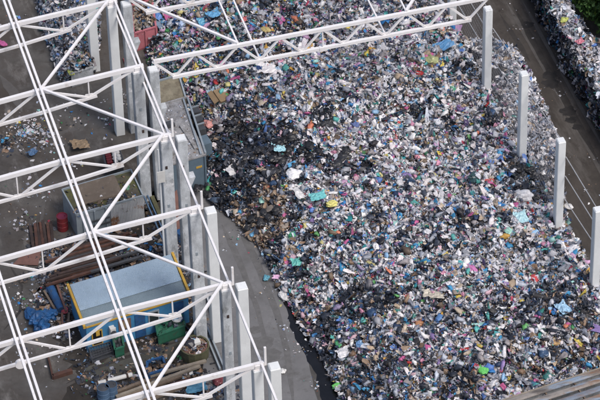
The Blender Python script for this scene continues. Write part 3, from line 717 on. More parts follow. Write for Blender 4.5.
m = MB(); c_ = lerp(q[0], q[1], .27)+nrm*.08; m.tube(up(c_, 0), up(c_, 1.3), .05, 8); m.build('pipe', PALE, cab)

# ------------------------------------------------------------------ mossy shed
HS = 1.65
q = quad((62,190),(131,170),(143,196),(76,215), HS)
sh = empty('shed', up(lerp(q[0], q[2], .5), 0), 'low mossy roofed metal shed with a rusting white front', 'shed')
ex, ey = (q[1]-q[0]).normalized(), (q[3]-q[0]).normalized(); nrm = Vector((ex.y, -ex.x, 0)); LX = (q[1]-q[0]).length; LY = (q[3]-q[0]).length
m = MB(); m.hexa([up(p, 0) for p in q], [up(p, HS-.12) for p in q]); m.build('wall', GALV, sh)
m = MB(); m.hexa([up(p, HS-.115) for p in q], [up(p, HS-.05) for p in q]); m.build('roof', MOSS, sh)
m = MB()
for a, b in zip(q, q[1:]+q[:1]): m.beam(up(a, HS), up(b, HS), .07, .14)
m.build('parapet', GALV, sh)
P = lambda u_, v_: q[0]+ex*(u_*LX)+ey*(v_*LY)
m = MB(); m.hexa([up(P(*t), HS-.05) for t in ((.10,.26),(.76,.22),(.80,1.0),(.14,1.0))], [up(P(*t), HS+z) for t, z in (((.13,.28),.10),((.74,.25),.16),((.77,1.0),.12),((.17,1.0),.08))]); m.build('cover', BROWNCOVER, sh, bevel=.05)
m = MB(); n = 22
inv_ = sh.matrix_basis.inverted(); nq = 130; aa, bb = RNG.random(nq), RNG.random(nq)**1.6
Pq = np.array([tuple(inv_ @ up(P(.03+.94*aa[i], .03+.9*bb[i]), HS+.02)) for i in range(nq)]); sc_ = .03+.10*RNG.random(nq)**2.5
vs = []
for i in range(n*2+1):
    t = .5+.5*i/(n*2); p = P(t, 0)+nrm*(.05+(.05 if i % 2 else 0)); vs += [up(p, .02), up(p, HS-.02)]
m.add(vs, [(2*i, 2*i+2, 2*i+3, 2*i+1) for i in range(n*2)]); m.build('front_sheet', WHITERUST, sh)
pieces('loose_scrap', [(TS, Pq, np.stack([sc_*1.5, sc_, sc_*.6], 1), colours(['scrap']*nq, RNG), .5)], TRASH, kind='stuff', parent=sh)
for t in (.1, .27, .44):
    m = MB(); m.beam(up(P(t, 0)+nrm*.05, 0), up(P(t, 0)+nrm*.05, HS-.05), .08, .08); m.build('wall_rib', GALV, sh)
m = MB(); m.beam(up(P(.22, 0)+nrm*.12, .95), up(P(.48, 0)+nrm*.12, .95), .06, .1); m.beam(up(P(.22, 0)+nrm*.12, .6), up(P(.48, 0)+nrm*.12, .6), .06, .1); m.build('rail', DKGREY, sh)

# ------------------------------------------------------------------ drums, skips, containers
def drum(px, py, r, h, m_, label, group=None, lid=None):
    c = U(px, py); o = empty('drum', c, label, 'drum', group)
    b = MB(); b.lathe(c, [(r*.96,0),(r,.03),(r,h*.32),(r*1.05,h*.34),(r,h*.36),(r,h*.65),(r*1.05,h*.67),(r,h*.69),(r,h*.97),(r*1.03,h),(r*.95,h),(r*.94,h*.97)], 20); b.build('barrel', m_, o, smooth=False)
    l = MB(); l.tube(c+Vector((0,0,h*.94)), c+Vector((0,0,h*.965)), r*.95, 20); l.tube(c+Vector((r*.5,0,h*.96)), c+Vector((r*.5,0,h*1.0)), r*.13, 8); l.build('lid', lid or m_, o)
    return o
drum(63,229,.30,.95, RED, 'red steel drum standing beside the shed wall', lid=mat('dark_red_lid', (.16,.02,.05), .4, .4, 3))
drum(181,240,.24,.6, BLUEP, 'small blue plastic drum between the two column rows')
drum(104,400,.32,.9, BLUESTEEL, 'grey blue drum at the bottom edge, left one of the two', lid=DKGREY)
drum(112,397,.30,.9, BLUESTEEL, 'grey blue drum at the bottom edge, right one of the two', lid=DKGREY)
drum(187,191,.25,.55, WOODL, 'dull brown drum beside the end of the compactor')

def skip(name, q, h, m_, label, cat, fill, fillm, slope=.0, ribs=True, group=None, wall=.07):
    o = empty(name, up(lerp(q[0], q[2], .5), 0), label, cat, group)
    c = lerp(q[0], q[2], .5); inn = [p+(c-p).normalized()*wall*1.6 for p in q]; low = [p+(Vector((c.x, c.y, 0))-up(p, 0)).normalized()*slope for p in q]
    m = MB()
    for i in range(4):
        j = (i+1) % 4
        m.hexa([up(low[i], .05), up(low[j], .05), up(inn[j], .05), up(inn[i], .05)], [up(q[i], h), up(q[j], h), up(inn[j], h), up(inn[i], h)])
    m.hexa([up(p, .02) for p in low], [up(p, .10) for p in low]); m.build('body', m_, o)
    if ribs:
        for i in range(4):
            j = (i+1) % 4; L = (q[j]-q[i]).length; nr = max(2, int(L/.7)); e = (q[j]-q[i]).normalized(); nn = Vector((e.y, -e.x, 0))
            for k in range(nr+1):
                t = (k+.02)/(nr+.04); m = MB(); m.beam(up(lerp(low[i], low[j], t)+nn*.04, .06), up(lerp(q[i], q[j], t)+nn*.04, h-.04), .07, .07); m.build('rib', m_, o)
    m = MB()
    for i in range(4): m.beam(up(q[i], h+.03), up(q[(i+1) % 4], h+.03), .11, .07)
    m.build('rim', m_, o)
    f = MB(); n = 7; vs = []; fs = []; rr = random.Random(len(label))
    for a in range(n):
        for b in range(n):
            p = lerp(lerp(inn[0], inn[1], a/(n-1)), lerp(inn[3], inn[2], a/(n-1)), b/(n-1)); vs.append(up(p, fill+rr.uniform(-.12, .12)))
    for a in range(n-1):
        for b in range(n-1): fs.append((a*n+b, (a+1)*n+b, (a+1)*n+b+1, a*n+b+1))
    f.add(vs, fs).build('contents', fillm, o)
    return o
def fillings(o, q, z, n, mix, name='loose_waste', s=(.05,.16)):
    inv = o.matrix_basis.inverted()
    a, b = RNG.random(n), RNG.random(n); sc = s[0]+(s[1]-s[0])*RNG.random(n)**2
    P_ = np.array([tuple(inv @ up(lerp(lerp(q[0], q[1], .05+.9*a[i]), lerp(q[3], q[2], .05+.9*a[i]), .05+.9*b[i]), z+random.uniform(-.02, .2))) for i in range(n)])
    pieces(name, [(TS, P_, np.stack([sc*1.3, sc, sc*.7], 1), colours([mix]*n, RNG), .8)], TRASH, kind='stuff', parent=o)
q = quad((131,6),(152,0),(156,27),(134,33.5), 1.35)
s_ = skip('skip', q, 1.35, PINKRED, 'faded red open skip full of brown rubble beside the top truss', 'skip', 1.2, OCHRE); fillings(s_, q, 1.2, 420, 'brown')
q = quad((126,-24),(148,-30),(151,-4),(129,2), 1.5)
skip('skip', q, 1.5, RED, 'bright red skip cut off by the top edge', 'skip', 1.0, DARKFILL)
q = quad((73,42),(90,37),(93,67),(71,74), 1.0)
s_ = skip('skip', q, 1.0, CONC, 'grey skip heaped with black and white bulky waste', 'skip', .95, DARKFILL, ribs=False, wall=.14); fillings(s_, q, 1.0, 900, 'bulky', s=(.06,.2))

# waste compactor
HK = 2.25
q = quad((154,107),(181,99),(206,155),(172,165), HK)
kp = empty('waste_compactor', up(lerp(q[0], q[2], .5), 0), 'big dusty waste compactor container with a blue grey end wall', 'compactor')
ex, ey = (q[1]-q[0]).normalized(), (q[3]-q[0]).normalized(); LX = (q[1]-q[0]).length; LY = (q[3]-q[0]).length; nrm = Vector((ex.y, -ex.x, 0))
P = lambda u_, v_: q[0]+ex*(u_*LX)+ey*(v_*LY)
m = MB(); m.hexa([up(p, 0) for p in q], [up(p, HK-.04) for p in q]); m.build('body', BLUEGREY, kp)
m = MB(); m.hexa([up(p, HK-.035) for p in q], [up(p, HK) for p in q]); m.build('lid', DUSTTOP, kp)
m = MB()
for v0 in (.0, 1.0): m.beam(up(P(0, v0), HK+.03), up(P(1, v0), HK+.03), .09, .10)
m.build('rim', DUSTTOP, kp)
for u_ in (.0, 1.0, .87):
    m = MB(); m.beam(up(P(u_, .02), HK+.04), up(P(u_, .98), HK+.04), .10, .12); m.build('edge_beam', GALV, kp)
m = MB(); m.box(up(P(.25, .62), HK+.12), (.55,.35,.25), math.atan2(ex.y, ex.x)); m.build('hatch', DKGREY, kp)
m = MB(); m.box(up(P(.22, .2), HK+.1), (.7,.6,.2), math.atan2(ex.y, ex.x)); m.build('hatch', DUSTTOP, kp)
m = MB(); m.box(up(P(.68, .35), HK+.06), (.2,2.2,.1), math.atan2(ex.y, ex.x)); m.build('lid_rib', DUSTTOP, kp)
m = MB(); m.box(up(P(.78, 0), 1.55)+nrm*.01, (.34,.02,.13), math.atan2(ex.y, ex.x)); m.build('yellow_plate', YELLOW, kp)
for u_ in (.04, .96):
    m = MB(); m.beam(up(P(u_, 0)+nrm*.03, 0), up(P(u_, 0)+nrm*.03, HK-.05), .09, .09); m.build('corner_post', BLUEGREY, kp)
nq = 260; iv_ = kp.matrix_basis.inverted(); uq, vq = RNG.random(nq), RNG.random(nq); sq = .015+.06*RNG.random(nq)**3
pieces('loose_dirt', [(TC, np.array([tuple(iv_ @ up(P(.03+.8*uq[i], .03+.94*vq[i]), HK+.01)) for i in range(nq)]), np.stack([sq*1.4, sq, sq*.5], 1), colours(['road']*nq, RNG), .4)], TRASH, kind='stuff', parent=kp)
hq = [P(.0, 1.03), P(.97, 1.03), P(.93, 1.33), P(-.02, 1.33)]
m = MB()
m.hexa([up(hq[0], .2), up(hq[1], .2), up(hq[2], .9), up(hq[3], .9)], [up(hq[0], HK-.25), up(hq[1], HK-.25), up(hq[2], HK+.28), up(hq[3], HK+.28)]); m.build('hopper', OCHRE, kp)
m = MB()
for a, b, za, zb in ((hq[1], hq[2], HK-.2, HK+.33), (hq[3], hq[2], HK+.33, HK+.33), (hq[0], hq[3], HK-.2, HK+.33)): m.beam(up(a, za), up(b, zb), .09, .1)
m.build('hopper_rim', GALV, kp)
for i in range(3):
    v0 = .50+.15*i
    m = MB(); m.box(up(P(1.0, v0), 1.72)+ex*.26, (.44,.46,.7), math.atan2(ex.y, ex.x)); b_ = m.build('step_opening', DKGREY, kp)  # solid dark boxes stand in for the shaded openings between steps
    m = MB(); c_ = up(P(1.0, v0), 2.10)+ex*.26
    m.box(c_+ey*.26, (.52,.07,.07), math.atan2(ex.y, ex.x))
    m.build('frame', GALV, b_)
m = MB(); m.box(up(P(1.0, .30), 1.6)+ex*.28, (.48,.8,.8), math.atan2(ex.y, ex.x)); m.build('side_plate', BLUEGREY, kp)

# small skips and vats
q = quad((147,362),(163,357),(166,369),(147,375), .6)
s_ = skip('skip', q, .6, BLUEP, 'small blue open skip with brown scrap beside the timber beams', 'skip', .45, RUST, slope=.12, ribs=False); fillings(s_, q, .45, 60, 'scrap')
q = quad((155,320),(181,312),(185,326),(158,336), .7)
s_ = skip('green_trolley', q, .7, GREEN, 'green steel trolley loaded with a pale coil beside the cabin', 'trolley', .62, GREEN, ribs=False); fillings(s_, q, .66, 25, 'scrap')
c = U(177,319,.75); m = MB(); m.lathe(c, [(.12,-.03),(.12,.1),(.27,.1),(.30,.03),(.27,-.03)], 18); tag(m.build('coil', PALE), 'pale round coil lying on the green trolley', 'coil')
q = quad((113,338),(122,335),(124,347),(115,350), .6)
skip('crate', q, .6, GREEN, 'green crate beside the front wall of the blue cabin', 'crate', .5, DKGREY, ribs=False)
q = quad((103,153),(119,149),(123,162),(106,167), .8)
s_ = skip('trailer_box', q, .8, DKGREY, 'dark grey box of red and white sacks behind the shed', 'box', .7, DKGREY, ribs=False)
for i in range(5):
    m = MB(); m.box(up(lerp(lerp(q[0], q[3], .16+.17*i), lerp(q[1], q[2], .16+.17*i), .26), .83), (.30,.17,.2), .2); tag(m.build('red_pack', RED), 'red pack in the dark grey box', 'pack', 'red packs in the dark grey box')
for i in range(7):
    m = MB(); m.blob(up(lerp(lerp(q[0], q[3], .12+.12*i), lerp(q[1], q[2], .12+.12*i), .62+.2*(i % 2)), .85), (.14,.14,.12), i, .15, 2); tag(m.build('white_sack', PALE), 'small white sack in the dark grey box', 'sack', 'white sacks in the dark grey box')
c = U(195,356)
v_ = empty('vat', c, 'round open vat with a rusty bed beside the narrow column', 'vat')
m = MB(); m.lathe(c, [(.72,0),(.78,.75),(.80,.78),(.72,.78),(.70,.74)], 14); m.build('wall', MOSSBEAM, v_)
m = MB(); m.lathe(c, [(.71,.68),(.5,.72),(.25,.69),(.01,.73)], 14); m.build('rusty_bed', RUSTSHEET, v_)
nq = 160; aq, rq = RNG.uniform(0, 6.283, nq), .62*np.sqrt(RNG.random(nq)); sq = .03+.08*RNG.random(nq)**2
pieces('loose_scrap', [(TS, np.stack([rq*np.cos(aq), rq*np.sin(aq), .74+.05*RNG.random(nq)], 1), np.stack([sq*1.4, sq, sq*.6], 1), colours(['brown' if RNG.random() < .6 else 'scrap' for _ in range(nq)], RNG), .6)], TRASH, kind='stuff', parent=v_)
m = MB(); m.box(c+Vector((.16,.1,.86)), (.34,.3,.22), .1); tag(m.build('white_box', PALE, bevel=.02), 'white box standing in the round vat', 'box')
m = MB(); m.blob(c+Vector((-.2,.12,.84)), (.26,.36,.2), 3, .2, 2); o = m.build('black_bag', BAG); o.color = (.03,.03,.04,1); tag(o, 'dark bag lying in the round vat beside the white box', 'bag')

# low steel cage beside the cabin
q = quad((89,348),(110,342),(113,351),(92,358.5), .35)
g_ = empty('cage', up(lerp(q[0], q[2], .5), 0), 'low dark steel cage in front of the cabin window', 'cage')
m = MB()
for i in range(4): m.beam(up(q[i], .35), up(q[(i+1) % 4], .35), .05, .05); m.beam(up(q[i], .05), up(q[(i+1) % 4], .05), .05, .05); m.beam(up(q[i], 0), up(q[i], .35), .05, .05)
m.build('frame', DKGREY, g_)
m = MB()
for i in range(1, 8): m.beam(up(lerp(q[0], q[1], i/8), .34), up(lerp(q[3], q[2], i/8), .34), .03, .03)
for i in range(1, 4): m.beam(up(lerp(q[0], q[3], i/4), .33), up(lerp(q[1], q[2], i/4), .33), .03, .03)
m.build('grid', DKGREY, g_)
m = MB(); m.hexa([up(p, .03) for p in q], [up(p, .07) for p in q]); m.build('tray', DKGREY, g_)

# low rusty kerb frame in the left yard
m = MB(); m.beam(U(48,357,.12), U(53,378,.12), .09, .24); m.beam(U(53,377,.12), U(72,371,.12), .22, .24); o = m.build('kerb_frame', RUST); tag(o, 'rusty corner of a low steel kerb frame on the yard', 'kerb frame')
m = MB(); m.tube(U(96,384,.25), U(132,374.5,.25), .12, 12); o = empty('long_pipe', U(114,380), 'long pale pipe lying on the mossy lane', 'pipe'); m.build('pipe_body', PALE, o)
for t in (.03, .3, .86):
    a = lerp(U(96,384,.25), U(132,374.5,.25), t); dd = (U(132,374.5,.25)-U(96,384,.25)).normalized(); m = MB(); m.tube(a-dd*.05, a+dd*.05, .15, 12); m.build('collar', RUST2, o)

# bars, beams and boards
def bars(name, lines, z, w_, h_, m_, labels, cat, group, tilt=0):
    for i, (a, b) in enumerate(lines):
        zz = z if not isinstance(z, (list, tuple)) else z[i]
        m = MB(); m.beam(U(*a, zz), U(*b, zz+tilt), w_, h_)
        tag(m.build(name, m_[i % len(m_)] if isinstance(m_, list) else m_), labels if isinstance(labels, str) else labels[i], cat, group)
L = []; Z_ = []
for i in range(40):
    y0 = 256+random.uniform(-4, 26); x0 = random.uniform(44, 78); Lp = random.uniform(40, 72)
    L.append(((x0, y0-(x0-60)*.28), (x0+Lp, y0-(x0-60)*.28-Lp*(.29+random.uniform(-.03, .03))))); Z_.append(random.uniform(.08, .55))
bars('rusty_bar', L, Z_, .14, .12, [RUST2, RUST, RUST2, DKGREY], 'long rusty steel bar in the pile behind the cabin', 'steel bar', 'rusty bars piled behind the cabin')
L = [((31+i*3.2+random.uniform(-1,1), 226-i*.9+random.uniform(-2,2)), (34+i*3.2, 250-i*1.0+random.uniform(-2,2))) for i in range(7)]
bars('rusty_channel', L, .12, .16, .16, [RUST2, RUST], 'dark rusty channel bar lying on the yard left of the drum', 'steel bar', 'rusty channel bars left of the red drum')
q = quad((24,252),(42,247),(38,265),(13,264), .12)
m = MB(); m.hexa([up(p, .08) for p in q], [up(p, .11) for p in q]); tag(m.build('steel_plate', RUSTSHEET), 'flat rusty steel plate lying on the yard', 'steel plate')
bars('timber_beam', [((112,394),(168,372)), ((116,397),(200,366)), ((118,400),(182,376)), ((125,401),(190,379)), ((130,404),(196,382)), ((150,376),(206,361)), ((138,404),(185,386))], [.15,.3,.18,.32,.2,.4,.15], .17, .13, [WOOD, WOODL, WOOD, RUST],
     'long weathered timber beam in the bundle near the bottom edge', 'timber beam', 'timber beams near the bottom edge')
bars('blue_rail', [((142,192),(166,247)), ((146,192),(170,246))], .5, .07, .10, BLUESTEEL, ['left of two blue grey rails beside the shed', 'right of two blue grey rails beside the shed'], 'rail', 'blue grey rails beside the shed')
bars('mossy_beam', [((152,197),(166,230))], .3, .22, .2, MOSSBEAM, 'mossy green beam lying beside the blue rails', 'beam', None)
bars('rusty_trough', [((174,192),(180,234))], .25, .34, .3, RUSTSHEET, 'rusty red trough between the two column rows', 'trough', None)
bars('grey_channel', [((203,328),(220,369)), ((207,327),(225,370))], .15, .09, .12, GALV, ['left of two pale channel rails beside the rusty vat', 'right of two pale channel rails beside the rusty vat'], 'rail', 'pale channel rails beside the vat')
bars('grey_channel', [((196,262),(214,318))], .2, .12, .2, CONC, 'long grey kerb bar right of the cabin roof', 'kerb bar', None)
bars('brown_pole', [((44,291),(57,313)), ((57,285),(66,311)), ((62,313),(63,330)), ((69,313),(68,330))], [.2,.25,.15,.15], .11, .1, [WOOD, RUSTSHEET, RUSTSHEET, WOOD], ['brown pole left of the blue roll', 'brown pole right of the blue roll', 'reddish pole left below the red sack', 'brown pole right below the red sack'], 'pole', 'brown poles in the scrap left of the cabin')
m = MB(); m.tube(U(50,287,.25), U(61,310,.25), .24, 12, .18); o = m.build('blue_roll', BLUEP); tag(o, 'long deep blue roll of plastic left of the cabin', 'roll')
m = MB(); m.beam(U(349,308,heap_h(np.array([U(349,308,3).x]), np.array([U(349,308,3).y]))[0]+.3), U(343,334,heap_h(np.array([U(343,334,3).x]), np.array([U(343,334,3).y]))[0]+.25), .16, .06)
tag(m.build('plank', WOODL), 'long pale plank sticking out of the lower heap', 'plank')
m = MB(); m.tube((XE-.42, -B*2-.1, 0), (XE-.42, -B*2-.1, 8.6), .06, 8); tag(m.build('downpipe', CONCP), 'grey downpipe running down beside the wide stained column', 'pipe')
c = Vector((XE-.40, -B*2-.35, 6.9)); m = MB(); m.box(c, (.42,.05,.75)); tag(m.build('white_board', PALE), 'white board fixed to the wide stained column', 'board')

# ------------------------------------------------------------------ single bags and objects that stand out on the heap
def hz(px, py):
    z = 3.0
    for _ in range(6):
        p = U(px, py, z); z = float(heap_h(np.array([p.x]), np.array([p.y]))[0]) if p.x < right_of(p.y) else 0.0
    return U(px, py, z)
BAGM = []
for i in range(6):
    m = MB(); m.blob((0,0,.42), (1,.85,.52), 40+i, .22, 3)
    a = random.uniform(0, 6.28); cx_, cy_ = .45*math.cos(a), .4*math.sin(a)
    m.tube((cx_, cy_, .8), (cx_*1.25, cy_*1.25, 1.12), .10, 7, .2)       # tied neck
    o = m.build('refuse_bag', BAG); BAGM.append(o.data); bpy.data.objects.remove(o)
SHM = []
for i in range(4):
    rr = random.Random(90+i); g = 9; m = MB(); vs = []
    for a in range(g):
        for b in range(g):
            x, y = -1+2*a/(g-1), -1+2*b/(g-1); vs.append((x+rr.uniform(-.12,.12), y+rr.uniform(-.12,.12), .25*math.sin(2.6*x+i)*math.cos(2.1*y)+rr.uniform(-.09,.16)))
    m.add(vs, [(a*g+b, (a+1)*g+b, (a+1)*g+b+1, a*g+b+1) for a in range(g-1) for b in range(g-1)])
    o = m.build('plastic_sheet', BAG); md = o.modifiers.new('thickness', 'SOLIDIFY'); md.thickness = .02; SHM.append(o.data)
    bpy.data.objects.remove(o)
def item(kind, px, py, w_, h_, col, label, cat, group=None, ground=False, rz=None):
    p = U(px, py, 0) if ground else hz(px, py)
    if kind == 'refuse_bag':
        o = bpy.data.objects.new(kind, random.choice(BAGM)); s = w_/17/2; o.scale = (s, max(h_/12/2, s*.7), s*.9); p = p+Vector((0,-.05,.05))
    else:
        o = bpy.data.objects.new(kind, random.choice(SHM)); o.scale = (w_/17/2, h_/12.5/2, .32); p = p+Vector((0,0,.30))
    lum = sum(col)/3; col = tuple(c*.74+lum*.26 for c in col)
    if not ground and kind == 'refuse_bag': p = p+Vector((0,0,-.05))
    COL.objects.link(o); o.location = p; o.rotation_euler = (random.uniform(-.15,.15), random.uniform(-.15,.15), random.uniform(-.3,.3) if rz is None else rz)
    o.color = (*col, 1); return tag(o, label, cat, group)
S, G_ = 'plastic_sheet', 'refuse_bag'
ITEMS = [
 (S,442,50,22,9,(.05,.33,.68),'bright blue crumpled sheet under the right end of the hall truss',.35),(G_,431,62,15,9,(.42,.45,.16),'olive yellow sack below the blue crumpled sheet',None),
 (S,266,72,18,12,(.74,.70,.70),'broad dirty white sheet just below the hall truss',None),(G_,279,72,9,9,(.35,.55,.75),'pale blue sack just below the hall truss',None),
 (G_,197,48,7,6,(.62,.03,.13),'crimson sack touching the hall truss left part',None),(G_,209,125,11,9,(.78,.30,.26),'coral sack right of the compactor',None),
 (S,215,17,16,9,(.05,.35,.66),'bright blue sheet under the thick hall brace',.4),(S,203,25,10,8,(.05,.42,.66),'turquoise blue sheet left of the bright blue one',None),
 (G_,281,21,9,8,(.60,.08,.36),'magenta sack between the two hall trusses',None),(G_,265,31,10,7,(.66,.50,.12),'yellow sack beside the magenta sack',None),(G_,244,20,8,6,(.68,.10,.10),'scarlet sack beside the thin white purlins',None),
 (S,233,175,11,10,(.62,.61,.62),'square pale panel among the black bags',.5),(S,279,151,12,11,(.30,.66,.76),'light turquoise sheet at the edge of the black bags',None),(G_,294,176,15,11,(.80,.80,.82),'big bright white sack right of the black bags',None),
 (G_,263,201,8,7,(.28,.62,.52),'mint green sack in the brown patch',None),(S,318,200,15,8,(.08,.55,.56),'bright teal sheet right of the brown patch',None),(G_,331,205,11,6,(.72,.66,.10),'lemon yellow sack beside the teal sheet',None),
 (G_,293,236,10,6,(.03,.42,.18),'emerald green sack near the left rim of the heap',None),(G_,253,234,8,8,(.06,.38,.70),'bright blue sack on the very rim of the heap',None),(G_,267,231,5,6,(.20,.60,.55),'small mint sack on the rim of the heap',None),
 (G_,286,259,6,5,(.80,.25,.06),'orange sack near the left rim of the heap',None),(S,297,266,10,8,(.06,.52,.45),'green turquoise sheet below the orange sack',None),(G_,294,258,7,6,(.66,.42,.52),'pink sack beside the orange sack',None),
 (G_,284,297,11,11,(.74,.73,.72),'white sack at the foot of the heap',None),(G_,339,345,7,9,(.06,.52,.17),'grass green sack on the lower left slope',None),(G_,337,387,10,5,(.13,.72,.10),'vivid lime sack at the bottom of the slope',None),
 (S,345,356,14,8,(.66,.66,.70),'white sheet below the grass green sack',None),(G_,534,280,8,10,(.75,.02,.02),'bright red sack near the right edge',None),(G_,538,272,6,5,(.76,.56,.10),'yellow sack directly above the bright red sack',None),(G_,514,293,6,5,(.62,.05,.07),'small red sack left of the bright red sack',None),
 (G_,482,370,9,12,(.10,.66,.08),'vivid green sack near the lower right roof',None),(G_,419,325,11,6,(.50,.20,.06),'rusty orange sack on the lower heap',None),(S,521,221,12,10,(.36,.68,.76),'light blue sheet below the black bags on the right',None),(G_,508,232,8,8,(.30,.66,.52),'mint sack below the light blue sheet',None),
 (G_,523,198,18,10,(.72,.71,.72),'long white sack under the black bags on the right',-.5),(G_,474,179,13,9,(.02,.08,.09),'round dark green sack in the pale middle of the heap',None),(G_,469,166,9,7,(.80,.80,.82),'clean white sack above the round dark green sack',None),
 (G_,452,88,7,8,(.04,.36,.18),'emerald sack in the upper right heap',None),(G_,484,88,9,8,(.08,.26,.55),'mid blue sack beside the truss column',None),(G_,470,270,10,9,(.66,.14,.46),'magenta sack in the lower right heap',None),(G_,538,317,7,8,(.60,.08,.34),'deep pink sack below the red sack',None),
 (S,563,312,10,11,(.28,.56,.80),'light blue sheet near the right edge',None),(G_,431,189,6,10,(.05,.16,.40),'navy blue sack in the pale middle of the heap',None),(S,301,196,12,12,(.66,.66,.66),'off white sheet left of the teal sheet',None),(G_,222,96,1,1,(.3,.2,.1),'',None),
 (G_,164,24,10,8,(.03,.26,.50),'deep blue sack behind the faded red skip',None),(G_,183,25,9,10,(.42,.56,.82),'pale blue sack right of the deep blue one',None),(G_,440,320,9,8,(.05,.22,.55),'royal blue sack on the lower heap',None),(S,433,298,18,8,(.50,.45,.35),'dull beige sheet on the lower heap',None),
 (G_,555,343,10,7,(.52,.30,.08),'ochre sack near the lower right roof',None),(G_,543,353,11,11,(.03,.09,.20),'dark blue sack above the ribbed roof',None),(G_,548,377,11,8,(.02,.20,.19),'dark teal sack touching the ribbed roof',None),(G_,535,385,9,7,(.04,.20,.34),'petrol blue sack beside the dark teal one',None),
 (G_,360,345,8,7,(.10,.30,.62),'blue sack on the lower left heap',None),(G_,417,157,6,5,(.70,.22,.30),'rose sack in the pale middle of the heap',None),(G_,355,125,9,8,(.10,.16,.42),'indigo sack near the heap centre',None),(G_,356,180,9,7,(.52,.10,.26),'wine red sack right of the big white sack',None),
]
for k_, px, py, w_, h_, col, lab, rz in ITEMS:
    if lab: item(k_, px, py, w_, h_, col, lab, 'bag' if k_ == G_ else 'sheet', rz=rz)
p = hz(222,99)
cb = empty('cardboard_box', p, 'flattened brown cardboard box tilted on the upper left heap', 'cardboard box', rz=.3)
m = MB(); m.box(p+Vector((0,0,.28)), (.72,.85,.14), .3, (.35,.15)); m.build('carton', CARD, cb)
m = MB(); m.box(p+Vector((-.52,-.05,.3)), (.3,.8,.03), .3, (.35,-.5)); m.build('flap', CARD, cb)
item(S, 213, 98, 8, 13, (.38,.56,.66), 'pale blue sheet leaning on the flattened cardboard box', 'sheet')
for (px, py, z_), sc_, ro, col, lab in (((158,20,.95),(.55,1.0,.5),(.25,.75,.3),(.20,.27,.36),'grey blue plastic sheet bunched against the faded red skip'),
                                ((160,36,.7),(.75,.5,.55),(-.5,.35,.3),(.36,.38,.42),'pale grey plastic sheet in front of the faded red skip'), ((155,13,1.3),(.35,.5,.4),(.2,.3,.1),(.12,.25,.55),'crumpled blue sheet on the rim of the faded red skip')):
    o = bpy.data.objects.new('plastic_sheet', SHM[1]); COL.objects.link(o); o.location = U(px, py, z_); o.scale = sc_; o.rotation_euler = ro; o.color = (*col, 1)
    tag(o, lab, 'plastic sheet')
for px, py, w_, h_, lab in ((568,208,8,7,'white sack on bare ground behind the last wires, right one of two'), (560,212,7,9,'white sack on bare ground behind the last wires, left one of two'), (575,241,7,6,'white sack at the right foot of the heap')):
    item(G_, px, py, w_, h_, (.78,.78,.78), lab, 'bag', ground=px < 574)
item(G_, 266, 279, 6, 6, (.06,.36,.50), 'lone blue sack lying on the bare concrete beside the heap', 'bag', ground=True)
item(G_, 283, 372, 5, 4, (.7,.7,.68), 'lone white sack on the bare concrete at the bottom', 'bag', ground=True)
item(G_, 2, 45, 8, 8, (.55,.05,.28), 'magenta sack at the left edge of the yard', 'bag', ground=True)
item(G_, 126, 62, 5, 7, (.45,.04,.05), 'red sack in the gap between the two column rows', 'bag', ground=True)
o = item(G_, 71, 75, 6, 8, (.42,.46,.03), 'acid yellow sack at the corner of the grey skip', 'bag', ground=True); o.location = U(71,73,.9)
o = item(G_, 564, 21, 8, 5, (.50,.56,.05), 'acid yellow sack on the pressed rubbish wall', 'bag', ground=True); o.location = U(564,21,2.5)
o = item(S, 580, 41, 8, 5, (.62,.14,.22), 'pink red sheet on the pressed rubbish wall', 'sheet', ground=True); o.location = U(580,41,2.75)
item(G_, 64, 311, 7, 8, (.50,.03,.06), 'crimson sack among the poles left of the cabin', 'bag', ground=True)
item(S, 33, 156, 10, 6, (.05,.15,.32), 'dark blue sheet lying on the left yard', 'sheet', ground=True, rz=.5)
item(S, 80, 148, 16, 10, (.34,.22,.10), 'tan board scraps behind the mossy shed', 'sheet', ground=True)
item(S, 197, 392, 18, 9, (.03,.28,.46), 'bright blue sheet at the bottom edge beside the columns', 'sheet', ground=True)
item(G_, 218, 382, 10, 9, (.20,.02,.03), 'dark red sack at the bottom edge beside the columns', 'bag', ground=True)
for i, (px, py, s_) in enumerate([(43,318,.55),(36,324,.4),(50,324,.45)]):
    pass
m = MB(); c = U(42,322)
for i in range(7): m.blob(c+Vector((random.uniform(-.5,.5), random.uniform(-.7,.7), .22+.1*(i % 3))), (random.uniform(.25,.5), random.uniform(.2,.4), random.uniform(.2,.32)), 60+i, .35, 3)
tag(m.build('blue_tarpaulin', overlay(mat('blue_tarp', (.02,.11,.30), .5, .4, 3.0), (.05,.08,.15), 3, .5, .7)), 'crumpled bright blue tarpaulin heap on the yard', 'tarpaulin')
